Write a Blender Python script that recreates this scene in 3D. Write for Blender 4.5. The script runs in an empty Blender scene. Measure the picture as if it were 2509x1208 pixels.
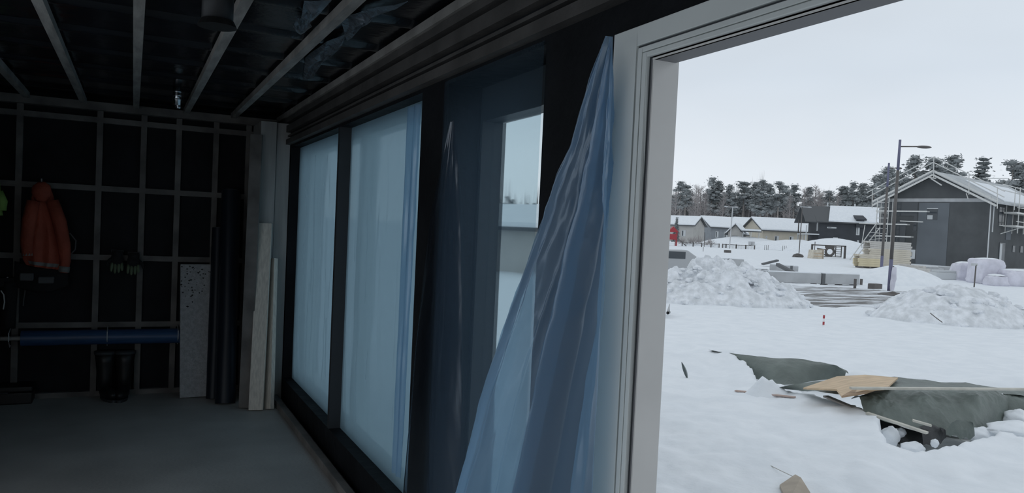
import bpy, bmesh, math, random
import numpy as np
from mathutils import Matrix, Vector, noise
random.seed(7)
C = bpy.context.scene.collection
SC = bpy.context.scene
# ------------------------------------------------------------------ camera
IW, IH, FPX = 2509.0, 1208.0, 1893.0
PPX, PPY = IW/2, 630.0
EYE = Vector((0, 0, 1.65))
_d = Vector(((326-PPX)/FPX, -(521-PPY)/FPX, -1.0)).normalized()      # direction of the long wall
_u = Vector((1, -0.0467, 0)).cross(_d).normalized()
if _u.y < 0: _u = -_u
_x = _d.cross(_u)
ROT = Matrix((_x, _d, _u))                                            # camera axes -> world
cam_d = bpy.data.cameras.new('camera'); cam = bpy.data.objects.new('camera', cam_d); C.objects.link(cam)
cam_d.sensor_fit = 'HORIZONTAL'; cam_d.sensor_width = 36.0; cam_d.lens = 36.0*FPX/IW
cam_d.shift_y = (PPY-IH/2)/IW
cam_d.clip_start = 0.05; cam_d.clip_end = 2000
cam.matrix_world = Matrix.Translation(EYE) @ ROT.to_4x4()
SC.camera = cam
# ------------------------------------------------------------------ sky, exposure
SC.view_settings.view_transform = 'Standard'; SC.view_settings.look = 'None'
SC.view_settings.gamma = 1; SC.view_settings.use_curve_mapping = False
SC.view_settings.exposure = 0.0
SC.cycles.max_bounces = 10; SC.cycles.diffuse_bounces = 5; SC.cycles.transmission_bounces = 8; SC.cycles.transparent_max_bounces = 16
SC.cycles.use_denoising = True; SC.cycles.sample_clamp_indirect = 4.0
w = bpy.data.worlds.new('overcast_sky'); SC.world = w; w.use_nodes = True
nt = w.node_tree; bg = nt.nodes['Background']
tc = nt.nodes.new('ShaderNodeTexCoord'); sp = nt.nodes.new('ShaderNodeSeparateXYZ'); rp = nt.nodes.new('ShaderNodeValToRGB')
nt.links.new(tc.outputs['Generated'], sp.inputs[0]); nt.links.new(sp.outputs['Z'], rp.inputs[0])
e = rp.color_ramp.elements
e[0].position = 0.0; e[0].color = (0.82, 0.87, 0.92, 1)
e[1].position = 0.45; e[1].color = (0.66, 0.72, 0.78, 1)
m_ = e.new(0.10); m_.color = (0.79, 0.85, 0.915, 1)
m_ = e.new(0.20); m_.color = (0.68, 0.755, 0.84, 1)
nz = nt.nodes.new('ShaderNodeTexNoise'); nz.inputs['Scale'].default_value = 2.2; nz.inputs['Detail'].default_value = 3
mp = nt.nodes.new('ShaderNodeMapping'); mp.inputs['Scale'].default_value = (1, 1, 3)
nt.links.new(tc.outputs['Generated'], mp.inputs[0]); nt.links.new(mp.outputs[0], nz.inputs['Vector'])
mr = nt.nodes.new('ShaderNodeMapRange'); mr.inputs[1].default_value = .3; mr.inputs[2].default_value = .7; mr.inputs[3].default_value = .95; mr.inputs[4].default_value = 1.05
nt.links.new(nz.outputs['Fac'], mr.inputs[0])
vm = nt.nodes.new('ShaderNodeVectorMath'); vm.operation = 'SCALE'
nt.links.new(rp.outputs[0], vm.inputs[0]); nt.links.new(mr.outputs[0], vm.inputs['Scale'])
nt.links.new(vm.outputs[0], bg.inputs['Color']); bg.inputs['Strength'].default_value = 1.0

# ------------------------------------------------------------------ survey helpers (photo pixel -> real point at a known plane or distance)
def ray(px, py): return ROT @ Vector(((px-PPX)/FPX, -(py-PPY)/FPX, -1.0))
def onX(px, py, X): r = ray(px, py); return EYE + r*(X/r.x)
def onY(px, py, Y): r = ray(px, py); return EYE + r*(Y/r.y)
def onZ(px, py, Z): r = ray(px, py); return EYE + r*((Z-EYE.z)/r.z)
def atD(px, py, D): return EYE + ray(px, py)*D
FWD = ROT @ Vector((0, 0, -1)); RGT = ROT @ Vector((1, 0, 0))
def depth(x, y): return x*FWD.x + y*FWD.y

# ------------------------------------------------------------------ materials
def mat(name, col, rough=.7, var=.0, scale=8.0, bump=0.0, bscale=None, metal=0.0, spec=.5, stretch=None, col2=None, trans=0, detail=4):
    m = bpy.data.materials.new(name); m.use_nodes = True
    n = m.node_tree; b = n.nodes['Principled BSDF']
    b.inputs['Roughness'].default_value = rough; b.inputs['Metallic'].default_value = metal
    b.inputs['Specular IOR Level'].default_value = spec
    b.inputs['Base Color'].default_value = (*col, 1)
    if var or bump:
        t = n.nodes.new('ShaderNodeTexCoord'); mpn = n.nodes.new('ShaderNodeMapping')
        if stretch: mpn.inputs['Scale'].default_value = stretch
        n.links.new(t.outputs['Object'], mpn.inputs[0])
    if var:
        z = n.nodes.new('ShaderNodeTexNoise'); z.inputs['Scale'].default_value = scale; z.inputs['Detail'].default_value = detail
        n.links.new(mpn.outputs[0], z.inputs['Vector'])
        r = n.nodes.new('ShaderNodeValToRGB'); n.links.new(z.outputs['Fac'], r.inputs[0])
        c2 = col2 or tuple(c*(1+var) for c in col)
        r.color_ramp.elements[0].position = .35; r.color_ramp.elements[1].position = .65
        r.color_ramp.elements[0].color = (*[c*(1-var) for c in col], 1) if not col2 else (*col, 1)
        r.color_ramp.elements[1].color = (*c2, 1)
        n.links.new(r.outputs[0], b.inputs['Base Color'])
    if bump:
        z = n.nodes.new('ShaderNodeTexNoise'); z.inputs['Scale'].default_value = bscale or scale; z.inputs['Detail'].default_value = 6
        n.links.new(mpn.outputs[0], z.inputs['Vector'])
        bp = n.nodes.new('ShaderNodeBump'); bp.inputs['Strength'].default_value = bump; bp.inputs['Distance'].default_value = .05
        n.links.new(z.outputs['Fac'], bp.inputs['Height']); n.links.new(bp.outputs[0], b.inputs['Normal'])
    return m
def film(name, tcol, clear, wrap, gloss=.08, rough=.22, bscale=3, bump=.3, stretch=(1, 1, .25), dshare=.25, dcol=None):
    """thin polythene: diffuse-translucent + blurred see-through + sheen"""
    m = bpy.data.materials.new(name); m.use_nodes = True; n = m.node_tree; n.nodes.clear()
    out = n.nodes.new('ShaderNodeOutputMaterial')
    t = n.nodes.new('ShaderNodeTexCoord'); mpn = n.nodes.new('ShaderNodeMapping'); mpn.inputs['Scale'].default_value = stretch
    n.links.new(t.outputs['Object'], mpn.inputs[0])
    z = n.nodes.new('ShaderNodeTexNoise'); z.inputs['Scale'].default_value = bscale; z.inputs['Detail'].default_value = 5; z.inputs['Distortion'].default_value = .6
    n.links.new(mpn.outputs[0], z.inputs['Vector'])
    bp = n.nodes.new('ShaderNodeBump'); bp.inputs['Strength'].default_value = bump; bp.inputs['Distance'].default_value = .04
    n.links.new(z.outputs['Fac'], bp.inputs['Height'])
    tr = n.nodes.new('ShaderNodeBsdfTranslucent'); tr.inputs['Color'].default_value = (*tcol, 1)
    df = n.nodes.new('ShaderNodeBsdfDiffuse'); df.inputs['Color'].default_value = (*(dcol or [c*.8 for c in tcol]), 1)
    rf = n.nodes.new('ShaderNodeBsdfRefraction'); rf.inputs['IOR'].default_value = 1.01; rf.inputs['Roughness'].default_value = rough; rf.inputs['Color'].default_value = (*clear, 1)
    tp = n.nodes.new('ShaderNodeBsdfTransparent'); tp.inputs['Color'].default_value = (*clear, 1)
    gl = n.nodes.new('ShaderNodeBsdfGlossy'); gl.inputs['Roughness'].default_value = .22; gl.inputs['Color'].default_value = (.9, .95, 1, 1)
    for s in (tr, df, gl): n.links.new(bp.outputs[0], s.inputs['Normal'])
    def mix(a, b, f):
        x = n.nodes.new('ShaderNodeMixShader'); x.inputs[0].default_value = f
        n.links.new(a.outputs[0], x.inputs[1]); n.links.new(b.outputs[0], x.inputs[2]); return x
    thru = mix(rf, tp, .15)
    body = mix(tr, df, dshare)
    a = mix(thru, body, wrap); a = mix(a, gl, gloss)
    n.links.new(a.outputs[0], out.inputs['Surface'])
    return m
def glass_mat():
    m = bpy.data.materials.new('window_glass'); m.use_nodes = True; n = m.node_tree; n.nodes.clear()
    out = n.nodes.new('ShaderNodeOutputMaterial'); tp = n.nodes.new('ShaderNodeBsdfTransparent'); tp.inputs[0].default_value = (.9, .94, .95, 1)
    gl = n.nodes.new('ShaderNodeBsdfGlossy'); gl.inputs['Roughness'].default_value = .03
    x = n.nodes.new('ShaderNodeMixShader'); x.inputs[0].default_value = .08
    n.links.new(tp.outputs[0], x.inputs[1]); n.links.new(gl.outputs[0], x.inputs[2]); n.links.new(x.outputs[0], out.inputs[0]); return m
M = dict(
    snow=mat('snow', (.80, .83, .86), .9, .03, 3, .25, 9, spec=.15, col2=(.86, .885, .91)),
    snow_rough=mat('ploughed_snow', (.66, .68, .70), .9, .1, 5, .7, 14, spec=.1, col2=(.87, .89, .92)),
    foil=mat('black_foil', (.010, .011, .013), .62, .3, 2.5, .3, 5, spec=.16),
    foil_c=mat('ceiling_foil', (.012, .014, .018), .22, .3, 2.0, .25, 4, spec=.6),
    batten=mat('raw_timber', (.30, .285, .265), .75, .25, 4, .1, 20, stretch=(6, 1, 1)),
    beam_d=mat('dark_beam_timber', (.075, .07, .066), .85, .25, 4, .1, 20),
    batten_d=mat('weathered_timber', (.16, .15, .14), .8, .3, 4, .1, 20),
    timber_l=mat('pale_planed_timber', (.68, .63, .55), .6, .12, 6, .05, 30, stretch=(12, 12, 1)),
    white=mat('white_frame_paint', (.82, .85, .83), .42, .04, 3, .02, 30),
    rebate=mat('warm_grey_frame', (.74, .725, .70), .5, .04, 4),
    gasket=mat('rubber_gasket', (.04, .045, .05), .6), gasket_g=mat('grey_gasket', (.20, .20, .21), .6),
    floor=mat('concrete_slab', (.44, .43, .41), .55, .12, 1.6, .08, 40),
    dark_frame=mat('dark_window_frame', (.03, .033, .037), .5),
    glass=glass_mat(),
    film_a=film('pale_blue_film', (.30, .43, .51), (.46, .58, .65), .80, bump=.25, rough=.32),
    film_b=film('clear_blue_film', (.24, .36, .50), (.82, .93, .97), .16, rough=.17, gloss=.06),
    film_c=film('hanging_blue_film', (.31, .51, .68), (.58, .76, .87), .66, gloss=.09, rough=.2, bump=.12, bscale=3, dshare=.5, dcol=(.38, .57, .80)),
    film_d=film('thin_dusty_film', (.07, .09, .12), (.6, .65, .72), .40, gloss=.10, rough=.2),
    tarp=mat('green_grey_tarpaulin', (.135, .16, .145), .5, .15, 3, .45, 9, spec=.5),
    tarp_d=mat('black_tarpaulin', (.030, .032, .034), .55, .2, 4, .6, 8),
    ply=mat('plywood', (.60, .45, .30), .7, .12, 4, stretch=(1, 6, 1)),
    card=mat('tan_board', (.42, .36, .29), .8, .1, 6),
    lath=mat('pale_lath', (.55, .53, .47), .7, .1, 8),
    clad_d=mat('charcoal_cladding', (.082, .088, .092), .75, .15, .6, .1, 6),
    clad_n=mat('navy_cladding', (.045, .050, .058), .75, .1, 1),
    clad_p=mat('primed_board', (.135, .150, .165), .75, .08, .5),
    clad_g=mat('grey_cladding', (.26, .28, .30), .8, .06, 1),
    clad_b=mat('beige_cladding', (.50, .46, .38), .8, .05, 1),
    clad_w=mat('pale_grey_cladding', (.46, .45, .43), .8, .05, 1),
    roof_d=mat('dark_metal_roof', (.075, .08, .085), .5),
    roof_g=mat('grey_roof_underlay', (.45, .47, .48), .7, .1, 1.5),
    steel=mat('galvanised_steel', (.52, .53, .54), .45, .08, 6, metal=.35),
    alu=mat('scaffold_alloy', (.62, .62, .60), .5, .05, 6, metal=.2),
    post=mat('lamp_post_grey', (.12, .11, .105), .6, .1, 2), post_b=mat('lamp_post_violet', (.145, .145, .225), .6),
    concrete=mat('precast_concrete', (.42, .43, .44), .85, .1, 1.2), concrete_d=mat('strap_dark', (.12, .125, .13), .8),
    lumber=mat('stacked_lumber', (.60, .55, .46), .8, .15, 3), lumber_y=mat('yellow_lumber', (.64, .56, .38), .8, .12, 3),
    lumber_g=mat('greyed_lumber', (.54, .52, .49), .8, .12, 3),
    wrap=mat('white_pallet_wrap', (.66, .65, .72), .45, .10, 2, .5, 6),
    slush=None, win=mat('dark_far_glass', (.06, .07, .08), .15), win_l=mat('pale_far_window', (.55, .57, .58), .5),
    red=mat('red_paint', (.36, .04, .05), .5), redw=mat('white_band', (.8, .8, .8), .5),
    needle=mat('hazed_pine_needles', (.30, .32, .325), .8, .2, .6), needle_d=mat('hazed_spruce_needles', (.22, .24, .245), .8, .2, .6),  # needle, bark and thicket greys lightened to put distance haze into the colour
    bark=mat('hazed_pine_bark', (.34, .31, .29), .9, .2, 2), birch=mat('bare_twigs', (.36, .335, .33), .9),
    thicket=mat('hazed_thicket_bark', (.215, .205, .205), .9, .3, .15),
    car=mat('silver_car_paint', (.42, .43, .44), .3, metal=.3), tyre=mat('tyre_rubber', (.03, .03, .03), .8), car_d=mat('dark_car_paint', (.03, .035, .04), .3),
    hivis=mat('orange_hivis_cloth', (.36, .075, .042), .8, .15, 6, .3, 20), reflect=mat('grey_reflective_band', (.22, .22, .21), .5),
    lime=mat('lime_hivis_cloth', (.25, .42, .10), .8, .1, 6), black_c=mat('black_cloth', (.012, .012, .013), .9), grey_c=mat('grey_canvas', (.10, .10, .10), .85),
    glove_g=mat('pale_green_rubber', (.13, .17, .10), .7), white_p=mat('white_plastic', (.6, .6, .58), .5),
    foam=mat('polystyrene_board', (.46, .47, .48), .9, .12, 30, .5, 60), blue_roll=mat('blue_foil_roll', (.03, .075, .17), .4, .15, 10, stretch=(.4, 6, 6)),
    dark_roll=mat('dark_blue_foil', (.010, .015, .024), .42, spec=.3), rubber=mat('black_rubber', (.012, .012, .012), .45),
    duct=mat('dark_duct', (.016, .017, .019), .5), chrome=mat('bright_zinc', (.75, .76, .78), .22, metal=1.0),
    foilflap=mat('torn_shiny_foil', (.14, .17, .20), .25, .2, 8, .6, 12, metal=.4),
    column=mat('greyed_column_timber', (.33, .325, .31), .75, .15, 2, stretch=(6, 6, .6)),
)
def slush_mat():
    m = bpy.data.materials.new('slushy_road'); m.use_nodes = True; n = m.node_tree; b = n.nodes['Principled BSDF']
    t = n.nodes.new('ShaderNodeTexCoord'); mpn = n.nodes.new('ShaderNodeMapping'); mpn.inputs['Scale'].default_value = (.16, .95, 1)
    mpn.inputs['Rotation'].default_value = (0, 0, 0)
    n.links.new(t.outputs['Object'], mpn.inputs[0])
    z = n.nodes.new('ShaderNodeTexNoise'); z.inputs['Scale'].default_value = 1.6; z.inputs['Detail'].default_value = 8; z.inputs['Roughness'].default_value = .65
    n.links.new(mpn.outputs[0], z.inputs['Vector'])
    r = n.nodes.new('ShaderNodeValToRGB'); r.color_ramp.elements[0].position = .43; r.color_ramp.elements[1].position = .53
    r.color_ramp.elements[0].color = (.14, .135, .13, 1); r.color_ramp.elements[1].color = (.74, .77, .81, 1)
    n.links.new(z.outputs['Fac'], r.inputs[0]); n.links.new(r.outputs[0], b.inputs['Base Color']); b.inputs['Roughness'].default_value = .7
    return m
M['slush'] = slush_mat()

# ------------------------------------------------------------------ mesh helpers
class MB:
    def __init__(s): s.v = []; s.f = []
    def add(s, vs, fs):
        k = len(s.v); s.v += [tuple(v) for v in vs]; s.f += [tuple(i+k for i in f) for f in fs]; return s
    def box(s, a, b, rot=None, piv=None):
        x0, y0, z0 = a; x1, y1, z1 = b
        vs = [Vector(p) for p in ((x0,y0,z0),(x1,y0,z0),(x1,y1,z0),(x0,y1,z0),(x0,y0,z1),(x1,y0,z1),(x1,y1,z1),(x0,y1,z1))]
        if rot: pv = Vector(piv or (0,0,0)); vs = [rot @ (v-pv)+pv for v in vs]
        return s.add(vs, [(0,3,2,1),(4,5,6,7),(0,1,5,4),(1,2,6,5),(2,3,7,6),(3,0,4,7)])
    def bar(s, p, q, w, t, hint=(0,0,1)):
        """box beam from p to q, w wide across, t thick along hint"""
        p = Vector(p); q = Vector(q); d = (q-p).normalized(); h = Vector(hint); a = d.cross(h)
        if a.length < 1e-4: a = d.cross(Vector((1,0,0)))
        a.normalize(); n = a.cross(d).normalized(); a = a*w/2; n = n*t/2
        vs = [p-a-n, p+a-n, p+a+n, p-a+n, q-a-n, q+a-n, q+a+n, q-a+n]
        return s.add(vs, [(0,3,2,1),(4,5,6,7),(0,1,5,4),(1,2,6,5),(2,3,7,6),(3,0,4,7)])
    def tube(s, pts, r, n=8, cap=True):
        pts = [Vector(p) for p in pts]; rs = r if isinstance(r, (list, tuple)) else [r]*len(pts)
        k = len(s.v); prev = None
        for i, p in enumerate(pts):
            d = (pts[min(i+1, len(pts)-1)]-pts[max(i-1, 0)]).normalized()
            a = d.cross(prev if prev is not None else Vector((.13, .31, .94)));
            if a.length < 1e-4: a = d.cross(Vector((1, 0, 0)))
            a.normalize(); b = d.cross(a); prev = -b if False else a.cross(d)*-1
            prev = a.cross(d)
            for j in range(n):
                t = 2*math.pi*j/n; s.v.append(tuple(p+(a*math.cos(t)+b*math.sin(t))*rs[i]))
        for i in range(len(pts)-1):
            for j in range(n):
                s.f.append((k+i*n+j, k+i*n+(j+1) % n, k+(i+1)*n+(j+1) % n, k+(i+1)*n+j))
        if cap:
            s.f.append(tuple(k+j for j in reversed(range(n)))); s.f.append(tuple(k+(len(pts)-1)*n+j for j in range(n)))
        return s
    def prism(s, poly, d):
        """extrude planar polygon (list of 3D points) by vector d"""
        n = len(poly); d = Vector(d); vs = [Vector(p) for p in poly]+[Vector(p)+d for p in poly]
        return s.add(vs, [tuple(reversed(range(n))), tuple(range(n, 2*n))]+[(i, (i+1) % n, n+(i+1) % n, n+i) for i in range(n)])
    def grid(s, fn, nu, nv):
        k = len(s.v)
        for j in range(nv+1):
            for i in range(nu+1): s.v.append(tuple(fn(i/nu, j/nv)))
        for j in range(nv):
            for i in range(nu):
                a = k+j*(nu+1)+i; s.f.append((a, a+1, a+nu+2, a+nu+1))
        return s
    def ellip(s, c, r, nu=10, nv=7, amp=0, fr=3, rot=None):
        c = Vector(c)
        def fn(u, v):
            th = 2*math.pi*u; ph = math.pi*v
            p = Vector((math.cos(th)*math.sin(ph), math.sin(th)*math.sin(ph), math.cos(ph)))
            k = 1+amp*noise.noise(p*fr+c*1.7) if amp else 1
            q = Vector((p.x*r[0], p.y*r[1], p.z*r[2]))*k
            if rot: q = rot @ q
            return c+q
        return s.grid(fn, nu, nv)
    def mesh(s, name, smooth=False):
        me = bpy.data.meshes.new(name); me.from_pydata(s.v, [], s.f); me.validate()
        bm = bmesh.new(); bm.from_mesh(me); bmesh.ops.remove_doubles(bm, verts=bm.verts, dist=1e-5); bmesh.ops.recalc_face_normals(bm, faces=bm.faces); bm.to_mesh(me); bm.free()
        if smooth: me.polygons.foreach_set('use_smooth', [True]*len(me.polygons))
        return me
    def build(s, name, m, parent=None, smooth=False, loc=None):
        me = s.mesh(name, smooth); o = bpy.data.objects.new(name, me); C.objects.link(o)
        me.materials.append(m)
        if parent: o.parent = parent
        if loc is not None: o.location = loc
        return o
def tag(o, label, cat, group=None):
    o['label'] = label; o['category'] = cat
    if group: o['group'] = group
    return o
def thing(name, label, cat, loc=(0,0,0), rz=0, group=None):
    o = bpy.data.objects.new(name, None); o.empty_display_size = .1; C.objects.link(o)
    o.location = loc; o.rotation_euler = (0, 0, rz); return tag(o, label, cat, group)
def struct(o): o['kind'] = 'structure'; return o
def solid(o, t, off=0): md = o.modifiers.new('thickness', 'SOLIDIFY'); md.thickness = t; md.offset = off; return o
def bevel(o, wdt=.004, seg=2): md = o.modifiers.new('edges', 'BEVEL'); md.width = wdt; md.segments = seg; md.limit_method = 'ANGLE'; return o
def inst(me, name, m=None, parent=None, loc=(0,0,0), rot=(0,0,0), sc=None):
    o = bpy.data.objects.new(name, me); C.objects.link(o); o.location = loc; o.rotation_euler = rot
    if sc: o.scale = sc
    if parent: o.parent = parent
    return o
def B(a, b, name, m, parent=None): return MB().box(a, b).build(name, m, parent)
def fbm(x, y, z=0, o=4): return noise.fractal(Vector((x, y, z)), 1.0, 2.0, o)

# ================================================================== THE ROOM
XW, YB = 1.27, 7.75           # inner face of the window wall, back wall
XL, YF = -1.35, -2.6
fl = struct(B((XL-.2, YF-.2, -.25), (XW+.07, YB+.2, 0), 'floor', M['floor']))
# back wall: foil sheet with timber grid
wb = struct(B((XL-.2, YB+.045, -.25), (XW+.28, YB+.25, 2.9), 'wall_back', M['foil']))
for z in (.64, 1.24, 1.85, 2.45): B((XL, YB, z-.024), (XW, YB+.045, z+.024), 'batten', M['batten_d'], wb)
B((XL, YB-.05, 2.53), (XW, YB+.045, 2.60), 'top_plate', M['batten_d'], wb)
B((XL, YB-.0, 0), (XW, YB+.045, .045), 'bottom_plate', M['batten_d'], wb)
for x in (-1.3, -.88, -.28, .07, .36, .68, .97):
    zs = [.045, .616, 1.216, 1.826, 2.426]
    MB().box((x-.024, YB+.004, .045), (x+.024, YB+.045, 2.53)).build('upright_batten', M['batten_d'], wb)
# ceiling: foil, cross joists showing through, battens running along the room
CZ = 2.575
ce = struct(B((XL-.2, YF-.2, CZ+.07), (XW+.6, YB+.25, 2.92), 'ceiling', M['foil_c']))
for x in (-1.24, -.83, -.41, 0, .412, .82, 1.235):
    B((x-.024, YF, CZ), (x+.024, YB-.05, CZ+.045), 'batten', M['batten'], ce)
y = -2.3
while y < 7.5:
    def ridge(u, v, y=y): # foil pressed over a joist: a low rounded ridge
        return (XL+(XW-XL)*u, y+(v-.5)*.14, CZ+.0705-.024*math.sin(math.pi*v)+.004*fbm(u*9, y, v))
    MB().grid(ridge, 30, 8).build('joist_ridge', M['foil_c'], ce, smooth=True)
    y += .6
# left wall, with a big unseen opening added to light the near end
wl = struct(MB().box((XL-.2, YF, 0), (XL, -2.4, CZ+.07)).box((XL-.2, 4.7, 0), (XL, YB+.045, CZ+.07)).box((XL-.2, -2.4, 2.5), (XL, 4.7, CZ+.07)).box((XL-.2, -2.4, 0), (XL, 4.7, .05)).build('wall_left', M['foil']))
wf = struct(MB().box((XL, YF-.2, 2.15), (XW+.13, YF, CZ+.07)).box((XL, YF-.2, 0), (-.55, YF, 2.15)).box((.85, YF-.2, 0), (XW+.13, YF, 2.15)).build('wall_front', M['foil']))  # unseen opening behind the camera, added to brighten the door frame
# right wall built round its openings: windows 1 and 2, narrow glazed opening 3, doorway
XO = 1.55
wr = MB()
Z0, Z1 = .20, 2.31            # window sill and head
Y1a, Y1b, Y2a, Y3a, Y3b = 7.22, 5.41, 3.665, 3.31, 2.385
DY, DZ = 1.93, 2.235          # doorway outer frame far side, head
wr.box((XW, Y1a, 0), (XO, YB+.045, CZ+.07))
wr.box((XW, Y2a, Z1), (XO, Y1a, CZ+.07)).box((XW, Y2a, 0), (XO, Y1a, Z0))
wr.box((XW, Y3a, 0), (XO, Y2a, CZ+.07))
wr.box((XW, Y3b, 2.30), (XO, Y3a, CZ+.07)).box((XW, Y3b, 0), (XO, Y3a, .06))
wr.box((XW, 2.06, 0), (XO, Y3b, CZ+.07)).box((XW, DY, 0), (1.40, 2.06, CZ+.07))
wr.box((XW, .02, DZ), (1.40, DY, CZ+.07)).box((XW, YF, 0), (1.40, .02, CZ+.07))
wr = struct(wr.build('wall_right', M['foil']))
for a, b, n in ((2.44, 2.50, 'batten'), (2.33, 2.375, 'batten')):
    B((XW-.045, YF+.1, a), (XW, YB-.05, b), n, M['beam_d'], wr)
B((XW-.03, YF+.1, 2.40), (XW-.001, YB-.05, 2.415), 'batten', M['beam_d'], wr)
B((XW-.045, YF+.1, 2.53), (XW, YB-.05, 2.57), 'top_plate', M['beam_d'], wr)
struct(bevel(B((XW-.10, 2.2, 0), (XW-.045, YB-.55, .055), 'trim_1', M['batten_d'])))     # sole timber along the wall
# mullion stud
B((XW, Y1b-.045, Z0), (1.36, Y1b, Z1), 'mullion', M['dark_frame'], wr)
# windows
def window(n, ya, yb, z0, z1, xg, fr=.05):
    o = MB()
    o.box((xg-.04, yb, z0), (xg+.05, yb+fr, z1)).box((xg-.04, ya-fr, z0), (xg+.05, ya, z1)).box((xg-.04, yb+fr, z0), (xg+.05, ya-fr, z0+fr)).box((xg-.04, yb+fr, z1-fr), (xg+.05, ya-fr, z1))
    o = struct(o.build('window_%d' % n, M['white']))
    B((xg, yb+fr, z0+fr), (xg+.006, ya-fr, z1-fr), 'pane', M['glass'], o); return o
window(1, Y1a, Y1b, Z0, Z1, 1.47); window(2, Y1b-.045, Y2a, Z0, Z1, 1.47)
w3 = MB(); xg = 1.475
w3.box((xg-.05, Y3a-.02, .06), (xg+.05, Y3a, 2.30)).box((xg-.05, Y3b, .06), (xg+.05, Y3b+.05, 2.30)).box((xg-.05, Y3b+.05, 2.145), (xg+.05, Y3a-.02, 2.30)).box((xg-.05, Y3b+.05, .06), (xg+.05, Y3a-.02, .18))
w3 = struct(w3.build('window_3', M['dark_frame']))
B((xg, Y3b+.05, .18), (xg+.006, Y3a-.02, 2.145), 'pane', M['glass'], w3)
# doorway frame
dr = MB()
XC = 1.25
def ring(y0, y1, z0, z1, xa, xb):   # a U of frame: far upright, head, near upright between the nested rectangles
    return MB().box((xa, y0, 0), (xb, y1, z1)).box((xa, .05, z0), (xb, y0, z1)).box((xa, .05-(y1-y0), 0), (xb, .05, z1))
door = struct(bevel(ring(1.813, DY, 2.18, DZ, XC, 1.33).build('door_1', M['white']), .002))
bevel(ring(1.806, 1.813, 2.173, 2.18, XC+.008, 1.33).build('groove', M['gasket'], door), .0005)
bevel(ring(1.786, 1.806, 2.158, 2.173, XC, 1.33).build('frame_strip', M['white'], door), .002)
ring(1.783, 1.786, 2.156, 2.158, XC+.008, 1.33).build('groove', M['gasket'], door)
bevel(ring(1.764, 1.783, 2.142, 2.156, XC, 1.335).build('frame_strip', M['white'], door), .002)
ring(1.758, 1.764, 2.138, 2.142, XC+.012, 1.335).build('gasket', M['gasket'], door)
ring(1.7505, 1.758, 2.133, 2.138, XC+.013, 1.335).build('gasket', M['gasket_g'], door)
rb = MB().box((XC+.013, 1.745, 0), (1.347, 1.7505, 2.165)).box((XC+.012, .05, 2.133), (XC+.02, 1.7505, 2.165))
rb.prism([(XC+.013, .05, 2.133), (XC+.013, 1.7505, 2.133), (XC+.013, 1.7505, 2.165), (XC+.013, .05, 2.165)], (.001, 0, 0))
rb.add([(XC+.013, .05, 2.133), (XC+.013, 1.745, 2.133), (1.347, 1.745, 2.155), (1.347, .05, 2.155), (XC+.013, .05, 2.2), (XC+.013, 1.745, 2.2), (1.347, 1.745, 2.2), (1.347, .05, 2.2)], [(0,1,2,3),(7,6,5,4),(0,4,5,1),(1,5,6,2),(2,6,7,3),(3,7,4,0)])
rb.build('rebate', M['rebate'], door)
B((XC, .05, 0), (1.40, 1.745, .03), 'threshold', M['gasket_g'], door)

# ------------------------------------------------------------------ plastic films
def sheet(name, L, R, m, label, nu=60, nv=70, folds=None, cat='plastic sheet', X=None):
    """sheet hung between two edge polylines L and R (world points, top to bottom)"""
    def interp(pts, t):
        k = t*(len(pts)-1); i = min(int(k), len(pts)-2); return Vector(pts[i]).lerp(Vector(pts[i+1]), k-i)
    def fn(u, v):
        p = interp(L, v).lerp(interp(R, v), u)
        p = p+Vector((-(folds(u, v) if folds else 0), 0, 0)); return p
    o = MB().grid(fn, nu, nv).build(name, m, smooth=True)
    return tag(o, label, cat)
def taut(seed, a=.012):
    def f(u, v): 
        e = min(u, 1-u, v, 1-v)*6; e = max(0, min(1, e))
        c_ = math.exp(-(u/.3)**2-((1-v)/.3)**2)+math.exp(-((1-u)/.25)**2-(v/.2)**2)
        return a*e*(fbm(u*5+seed, v*1.6, seed)+.5*fbm(u*16, v*3+seed, 2)+1.3*c_*math.sin(38*u-9*v+seed))
    return f
xf = 1.352
def rect(y0, y1, z0, z1, x=xf, n=3): return [(x, y0, z1-(z1-z0)*i/n) for i in range(n+1)], [(x, y1, z1-(z1-z0)*i/n) for i in range(n+1)]
L, R = rect(Y1a, Y1b, Z0, Z1); sheet('window_film', L, R, M['film_a'], 'pale blue plastic film stretched over the far window beside the corner column', folds=taut(1, .02))
L, R = rect(Y1b-.045, Y2a, Z0, Z1); s2 = sheet('window_film', L, R, M['film_a'], 'pale blue plastic film stretched over the wide middle window, right of the thin stud', folds=taut(5, .02))
# doubled strip hanging in front of that film
def strip_fold(u, v): return .012*math.sin(u*11+v*1.5)+.006*fbm(u*4, v*6, 3)
def stripfn(u, v):
    y_ = 4.07-.16*u+.06*(v-.4)*u; return (xf-.02-strip_fold(u, v)*.8, y_, Z1-.02-(Z1-Z0-.1)*v)
MB().grid(stripfn, 14, 40).build('doubled_strip', M['film_c'], s2, smooth=True)
# window 3: clear film over the recess
L, R = rect(Y3a+.02, Y3b-.005, .05, 2.31, x=XW-.008)
def f3(u, v): return .02*math.exp(-((u-.18)/.12)**2)*(.5+fbm(v*3, u*9, 2))*v+.012*(fbm(u*8, v*1.2, 4)+.5)*v*(1-u)+.004
sheet('window_film', L, R, M['film_b'], 'clear blue plastic film hung over the narrow glazed opening between the dark posts', nu=70, folds=f3)
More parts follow.
